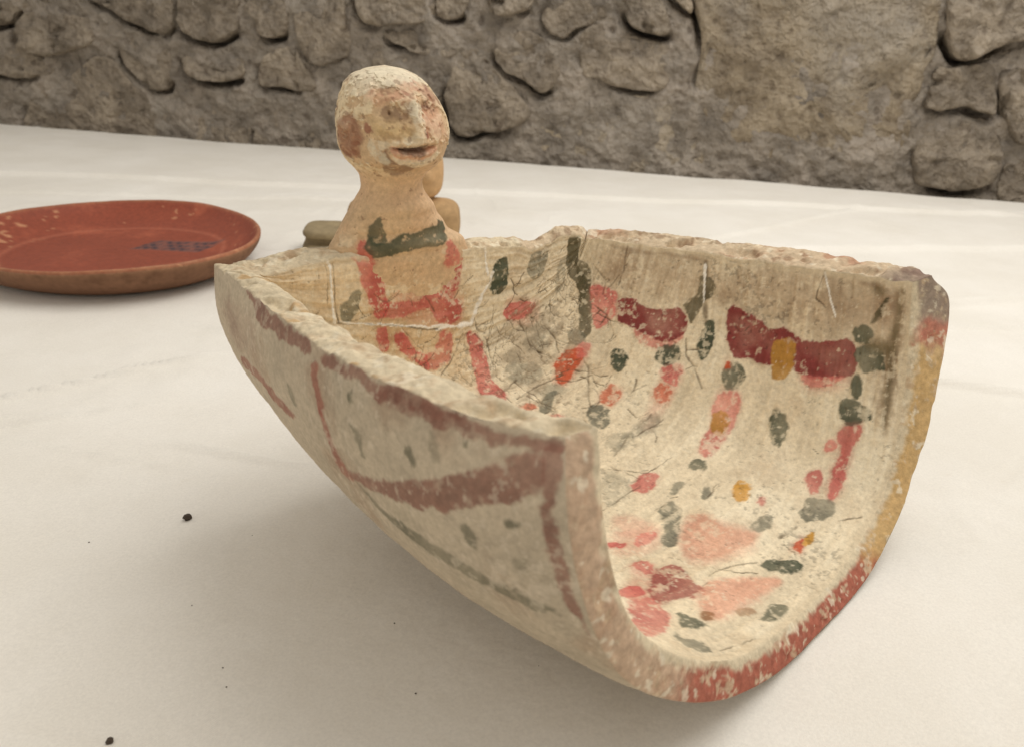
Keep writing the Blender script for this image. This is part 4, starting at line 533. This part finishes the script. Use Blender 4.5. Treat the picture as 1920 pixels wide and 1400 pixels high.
    disp+=.005*inm*np.exp(-((Z-zm-.010)/.006)**2)+.007*inm*np.exp(-((Z-zm+.011)/.007)**2)
    disp+=.009*g(-.32,.752,.60,.015)-.010*g(-.35,.733,.7,.008)
    for a0 in(-1.52,1.75):
        disp+=.013*g(a0,.802,.22,.034,4)-.015*g(a0+.02*np.sign(a0)*-1,.800,.12,.020)
    disp*=sstep(Z,.70,.735)
    X0=bust_xyz(z,rad+disp,ctr,D);P=X0.astype(np.float32)
    f0=fbm(P,7,3,510);f1=fbm(P,22,4,511);f2=fbm(P,60,4,512,.6);f3=fbm(P,150,3,513,.6)
    hd=sstep(Z,.715,.745)
    flake=sstep(f1+.8*f2+.3*f3+.25*(Z-.82)*6,.02,.16)*hd
    hb=.004*f0+.0024*f1+.0016*f2+.0028*flake
    cB=lin((206,176,138))*(1+.13*f1+.16*f2+.14*f3)[...,None]
    a=(.7*flake)[...,None];cB=cB*(1-a)+lin((222,204,168))*a*(1+.08*f3)[...,None]
    dk=sstep(fbm(P,26,4,520,.6)+.4*f2,.2,.42)*hd;a=(.62*dk)[...,None];cB=cB*(1-a)+lin((126,88,64))*a;hb-=.0016*dk
    fl2=(sstep(f1+.6*f2,.12,.32)*(1-sstep(Z,.57,.63))*.55)[...,None];cB=cB*(1-fl2)+lin((224,208,176))*fl2
    ctop=sstep(Z,.885,.915)[...,None];cB=cB*(1-.7*ctop)+lin((214,202,176))*.7*ctop*(1+.06*f2)[...,None]
    nk=(1-hd)[...,None]*sstep(fbm(P,16,3,521),-.1,.5)[...,None];cB=cB*(1-.35*nk)+lin((200,162,126))*.4*nk
    paint(cB,hb,Z,AZ,P,BUST,1.0,.11,.7,.0008,600)
    sp=sstep(fbm(P,90,3,522,.6)+.12*hd,.44,.56)[...,None];cB=cB*(1-.5*sp)+lin((120,84,60))*.5*sp
    # collar of crumbling filler where the bust meets the rim
    jn=(1-sstep(Z,.545,.575))*sstep(f1+.3*f2,-.1,.3)*sstep(np.abs(AZ+.2),1.7,1.9);jn=jn[...,None];cB=cB*(1-.7*jn)+lin((222,206,172))*.7*jn
    rad2=rad+disp+hb*np.clip(rad/.05,0,1)
    X=bust_xyz(z,rad2,ctr,D)[:,:-1]
    V=X.reshape(-1,3);C_=cB[:,:-1].reshape(-1,3);na2=na-1
    F=gridfaces(nz,na2,wrap=True);q=V[F[len(F)//2]];nn=np.cross(q[2]-q[0],q[3]-q[1]);cc=np.r_[ctr[nz//2],z[nz//2]]
    if nn@(q.mean(0)-cc)<0:F=F[:,::-1]
    # close the crown
    V=np.r_[V,[[V[-na2:,0].mean(),V[-na2:,1].mean(),z[-1]+.0006]]];C_=np.r_[C_,C_[-1:]];b0=(nz-1)*na2;kk=np.arange(0,na2-1,2)
    cap=np.stack([b0+kk,b0+kk+1,b0+(kk+2)%na2,np.full(len(kk),len(V)-1)],1)
    if na2%2:cap=np.r_[cap,[[b0+na2-1,b0+na2-1,b0,len(V)-1]]][:len(kk)+0]
    F=np.r_[F,cap];nr=vnormals(V,F)
    fz=V[F].mean(1)[:,2];neck=.708
    u,f=submesh(V,F,fz<neck);bust=mesh_np('bust',V[u],f,M_clay,root,np.clip(C_[u],0,1),nr[u],org);bust['label']='bare tan chest and neck with green collar and red straps'
    u,f=submesh(V,F,fz>=neck);hdo=mesh_np('head',V[u],f,M_clay,bust,np.clip(C_[u],0,1),nr[u],org);hdo['label']='bald round head with open mouth and flaking pale paint'
build_vessel()
# ------------------------------------------------------------------ red plate
def build_plate():
    ctr=np.array([-1.80,3.31,0]);R0=.655
    prof=[(0,.030),(.20,.029),(.38,.028),(.44,.030),(.49,.040),(.56,.068),(.61,.098),(.640,.124),(.650,.132),(.657,.134),(.664,.128),(.662,.112),(.640,.075),(.600,.038),(.555,.012),(.53,.003),(.50,.000),(.30,.002),(0,.004)]
    pr=np.array(prof);l=np.r_[0,np.cumsum(np.hypot(*np.diff(pr,axis=0).T))];n=170;tt=np.linspace(0,l[-1],n);r=hermite(tt,l,pr[:,0]);z=hermite(tt,l,pr[:,1]);r[0]=r[-1]=.0005;r=np.maximum(r,.0005)
    na=360;a=np.linspace(0,2*np.pi,na,endpoint=False)
    wob=(.6403+.0064*np.cos(a)+.0009*np.sin(a)-.0047*np.cos(2*a)-.0308*np.sin(2*a)-.0012*np.cos(3*a)-.0174*np.sin(3*a))/.652;rimw=.004*np.sin(2*a+2.2)+.004*np.sin(a+2.4)+.003*np.sin(5*a)
    X=r[:,None]*np.cos(a)*wob;Y=r[:,None]*np.sin(a)*wob;Z=z[:,None]+rimw*(np.clip(z/.13,0,1)**1.5)[:,None]
    P=np.stack([X,Y,Z],-1);f1=fbm(P,6,4,701);f2=fbm(P,40,4,702,.6);f3=fbm(P,26,3,703)
    rimidx=np.argmax(z);inner=(np.arange(n)<=rimidx+1)
    P[...,2]+=.003*f1*np.clip(z/.05,0,1)[:,None];P=P+ctr;P[...,2]=np.maximum(P[...,2],0.0004+.0*z[:,None])
    c=np.where(inner[:,None,None],lin((140,68,46)),lin((128,94,72)))*(1+.12*f1+.10*f2)[...,None]
    br=sstep(f1+.3*f2,.1,.6)[...,None]*inner[:,None,None];c=c*(1-.35*br)+lin((156,86,60))*.5*br
    ring=(np.exp(-((np.hypot(X,Y)-.455)/.010)**2)*inner[:,None])[...,None];c=c*(1-.35*ring)+lin((186,112,84))*.35*ring
    dk=(sstep(f3+.4*f2,.0,.6)*(~inner)[:,None])[...,None];c=c*(1-.6*dk)+lin((96,68,50))*.6*dk
    edge=(np.exp(-((np.arange(n)-rimidx)/2.0)**2)[:,None]*np.clip(.7+.6*f2,0,1))[...,None];c=c*(1-.7*edge)+lin((178,134,98))*.7*edge
    sp=(sstep(fbm(P,34,2,705)+.5*fbm(P,3,2,706),.56,.64)*inner[:,None]*sstep(np.hypot(X,Y),.42,.5))[...,None];c=c*(1-.6*sp)+lin((204,150,110))*.6*sp
    # worn ink inventory note: three short lines of illegible handwriting on a greyish patch
    u=(X-.065);v=(Y-.105)
    sk=u-.35*v
    note=(1-sstep(np.abs(sk-.13),.150,.165))*(1-sstep(np.abs(v-.055),.085,.10))*inner[:,None]
    a_=(.85*note*np.clip(.7+.5*f2,0,1))[...,None];c=c*(1-a_)+lin((108,80,74))*a_
    ink=np.zeros_like(u)
    for k,vy in enumerate((0.0,.05,.105)):
        yy=v-vy-.012*np.sin(sk*150+k)-.006*np.sin(sk*310+2*k)
        gap=np.sin(sk*48+k*2)>-.75
        ink=np.maximum(ink,(1-sstep(np.abs(yy),.010,.019))*gap)
    ink=(ink*note*.9)[...,None];c=c*(1-ink)+lin((62,48,54))*ink
    V=P.reshape(-1,3);F=gridfaces(n,na,wrap=True);q=V[F[10*na]];
    if np.cross(q[2]-q[0],q[3]-q[1])[2]<0:F=F[:,::-1]
    root=empty('plate',ctr*S);tag(root,'shallow red clay plate with dark handwritten note at the left','plate')
    fi=np.repeat(np.arange(n-1),na);nr=vnormals(V,F)
    u_,f_=submesh(V,F,fi<rimidx+2);o=mesh_np('dish',V[u_],f_,M_plate,root,np.clip(c.reshape(-1,3)[u_],0,1),nr[u_],ctr*S);o['label']='brick red slip inside with worn ink writing'
    u_,f_=submesh(V,F,fi>=rimidx+2);o=mesh_np('underside',V[u_],f_,M_fig,root,np.clip(c.reshape(-1,3)[u_],0,1),nr[u_],ctr*S);o['label']='bare brown clay outside'
build_plate()
# ------------------------------------------------------------------ clay figurine half hidden behind the bust
def blob(name,parts,mat,parent,loc,base,vox,sq=.75):
    """parts: (centre, half axes, rotation z, tilt) ellipsoids fused to one skin"""
    bm=bmesh.new()
    from mathutils import Matrix,Vector
    for c,ax,rz,ry in parts:
        M=Matrix.Translation(Vector(c)*S-Vector(loc))@Matrix.Rotation(rz,4,'Z')@Matrix.Rotation(ry,4,'Y')@Matrix.Diagonal((*[a*S for a in ax],1))
        k_=bmesh.ops.create_icosphere(bm,subdivisions=4,radius=1)
        for v in k_['verts']:
            v.co=M@Vector([math.copysign(abs(x)**sq,x) for x in v.co])
    me=bpy.data.meshes.new(name);bm.to_mesh(me);bm.free();me.materials.append(mat)
    o=bpy.data.objects.new(name,me);COL.objects.link(o)
    m=o.modifiers.new('fuse','REMESH');m.mode='VOXEL';m.voxel_size=vox*S;m.use_smooth_shade=True
    s=o.modifiers.new('soft','SMOOTH');s.iterations=6;s.factor=.5
    dg=bpy.context.evaluated_depsgraph_get();e=bpy.data.meshes.new_from_object(o.evaluated_get(dg))
    bpy.data.objects.remove(o)
    n=len(e.vertices);co=np.empty(n*3,np.float32);e.vertices.foreach_get('co',co);co=co.reshape(-1,3)
    P=co/S;f=fbm(P,9,4,811);f2=fbm(P,30,3,812)
    nn=np.empty(n*3,np.float32);e.vertices.foreach_get('normal',nn);co=co+nn.reshape(-1,3)*(.005*f*S)[:,None]
    if parent is None:pass
    e.vertices.foreach_set('co',co.astype(np.float32).ravel())
    c=np.ones((n,4),np.float32);c[:,:3]=lin(base)*(1+.28*f+.2*f2)[:,None]
    a=e.color_attributes.new('Col','FLOAT_COLOR','POINT');a.data.foreach_set('color',c.ravel())
    for p in e.polygons:p.use_smooth=True
    e.update();ob=bpy.data.objects.new(name,e);COL.objects.link(ob);ob.parent=parent
    return ob
def build_figurine():
    L0=(-.62*S,3.85*S,0);root=empty('clay_figurine',(L0[0],L0[1],cloth_z(-.62,3.85)*S-.001));tag(root,'small tan clay figurine on the cloth, mostly hidden behind the bust','figurine')
    blob('body',[((-.60,3.85,.115),(.24,.15,.115),.15,0),((-.43,3.86,.13),(.13,.12,.115),0,0),((-.745,3.84,.14),(.12,.12,.10),0,0),((-.52,3.86,.24),(.07,.06,.09),0,0)],M_fig,root,L0,(176,144,104),.012,.62)
    blob('head',[((-.485,3.85,.375),(.098,.10,.125),0,0),((-.46,3.76,.37),(.03,.04,.03),0,0)],M_fig,root,L0,(190,154,112),.012,.7)
    blob('arm',[((-.93,3.66,.108),(.115,.13,.026),.1,0),((-.94,3.68,.070),(.100,.10,.05),.1,0),((-.935,3.66,.030),(.115,.13,.034),.1,0)],M_fig,root,L0,(146,130,100),.009,.6)
build_figurine()
# ------------------------------------------------------------------ crumbs on the cloth
def build_crumbs():
    m,nt,b=newmat('dark_earth');b.inputs['Base Color'].default_value=(*lin((58,48,40)),1);b.inputs['Roughness'].default_value=.95
    n_=N(nt,'ShaderNodeTexNoise',i_Scale=900);cr=N(nt,'ShaderNodeValToRGB');cr.color_ramp.elements[0].color=(*lin((40,33,28)),1);cr.color_ramp.elements[1].color=(*lin((92,78,64)),1)
    tc=N(nt,'ShaderNodeTexCoord');nt.links.new(tc.outputs['Object'],n_.inputs['Vector']);nt.links.new(n_.outputs['Fac'],cr.inputs[0]);nt.links.new(cr.outputs[0],b.inputs['Base Color'])
    def crumb_bm(bm,c,r,seed):
        rg=random.Random(seed);k=bmesh.ops.create_icosphere(bm,subdivisions=2,radius=r*S)
        ex=rg.uniform(.8,1.3);an=rg.uniform(0,3)
        for v in k['verts']:
            q=1+rg.uniform(-.18,.18);x,y,z_=v.co*q;x*=ex;v.co=(x*math.cos(an)-y*math.sin(an)+c[0]*S,x*math.sin(an)+y*math.cos(an)+c[1]*S,z_*.8+c[2]*S)
    for c,r,lab in(((-.705,1.402),.0095,'dark round pellet of earth lying alone on the cloth left of the bowl'),((-.585,.82),.0055,'tiny brown crumb on the cloth near the lower left corner')):
        bm=bmesh.new();crumb_bm(bm,(0,0,cloth_z(*c)+r*.62),r,int(r*1e5));me=bpy.data.meshes.new('crumb');bm.to_mesh(me);bm.free();me.materials.append(m)
        o=bpy.data.objects.new('crumb',me);COL.objects.link(o);o.location=(c[0]*S,c[1]*S,0);tag(o,lab,'crumb','crumbs on the cloth')
    bm=bmesh.new();rg=random.Random(3)
    for i,c in enumerate([(-.583,1.124),(-.449,.934),(-.47,.975),(-.196,1.096),(-.135,.936),(.07,1.008),(-.543,1.347),(-.877,1.31)]):
        r=rg.uniform(.0008,.0018) if i<8 else rg.uniform(.0006,.0013);crumb_bm(bm,(c[0],c[1],cloth_z(*c)+r*.5),r,i+50)
    me=bpy.data.meshes.new('dust_specks');bm.to_mesh(me);bm.free();me.materials.append(m);o=bpy.data.objects.new('dust_specks',me);COL.objects.link(o);tag(o,'fine dark dust specks scattered on the cloth in front','dust',None,'stuff')
build_crumbs()
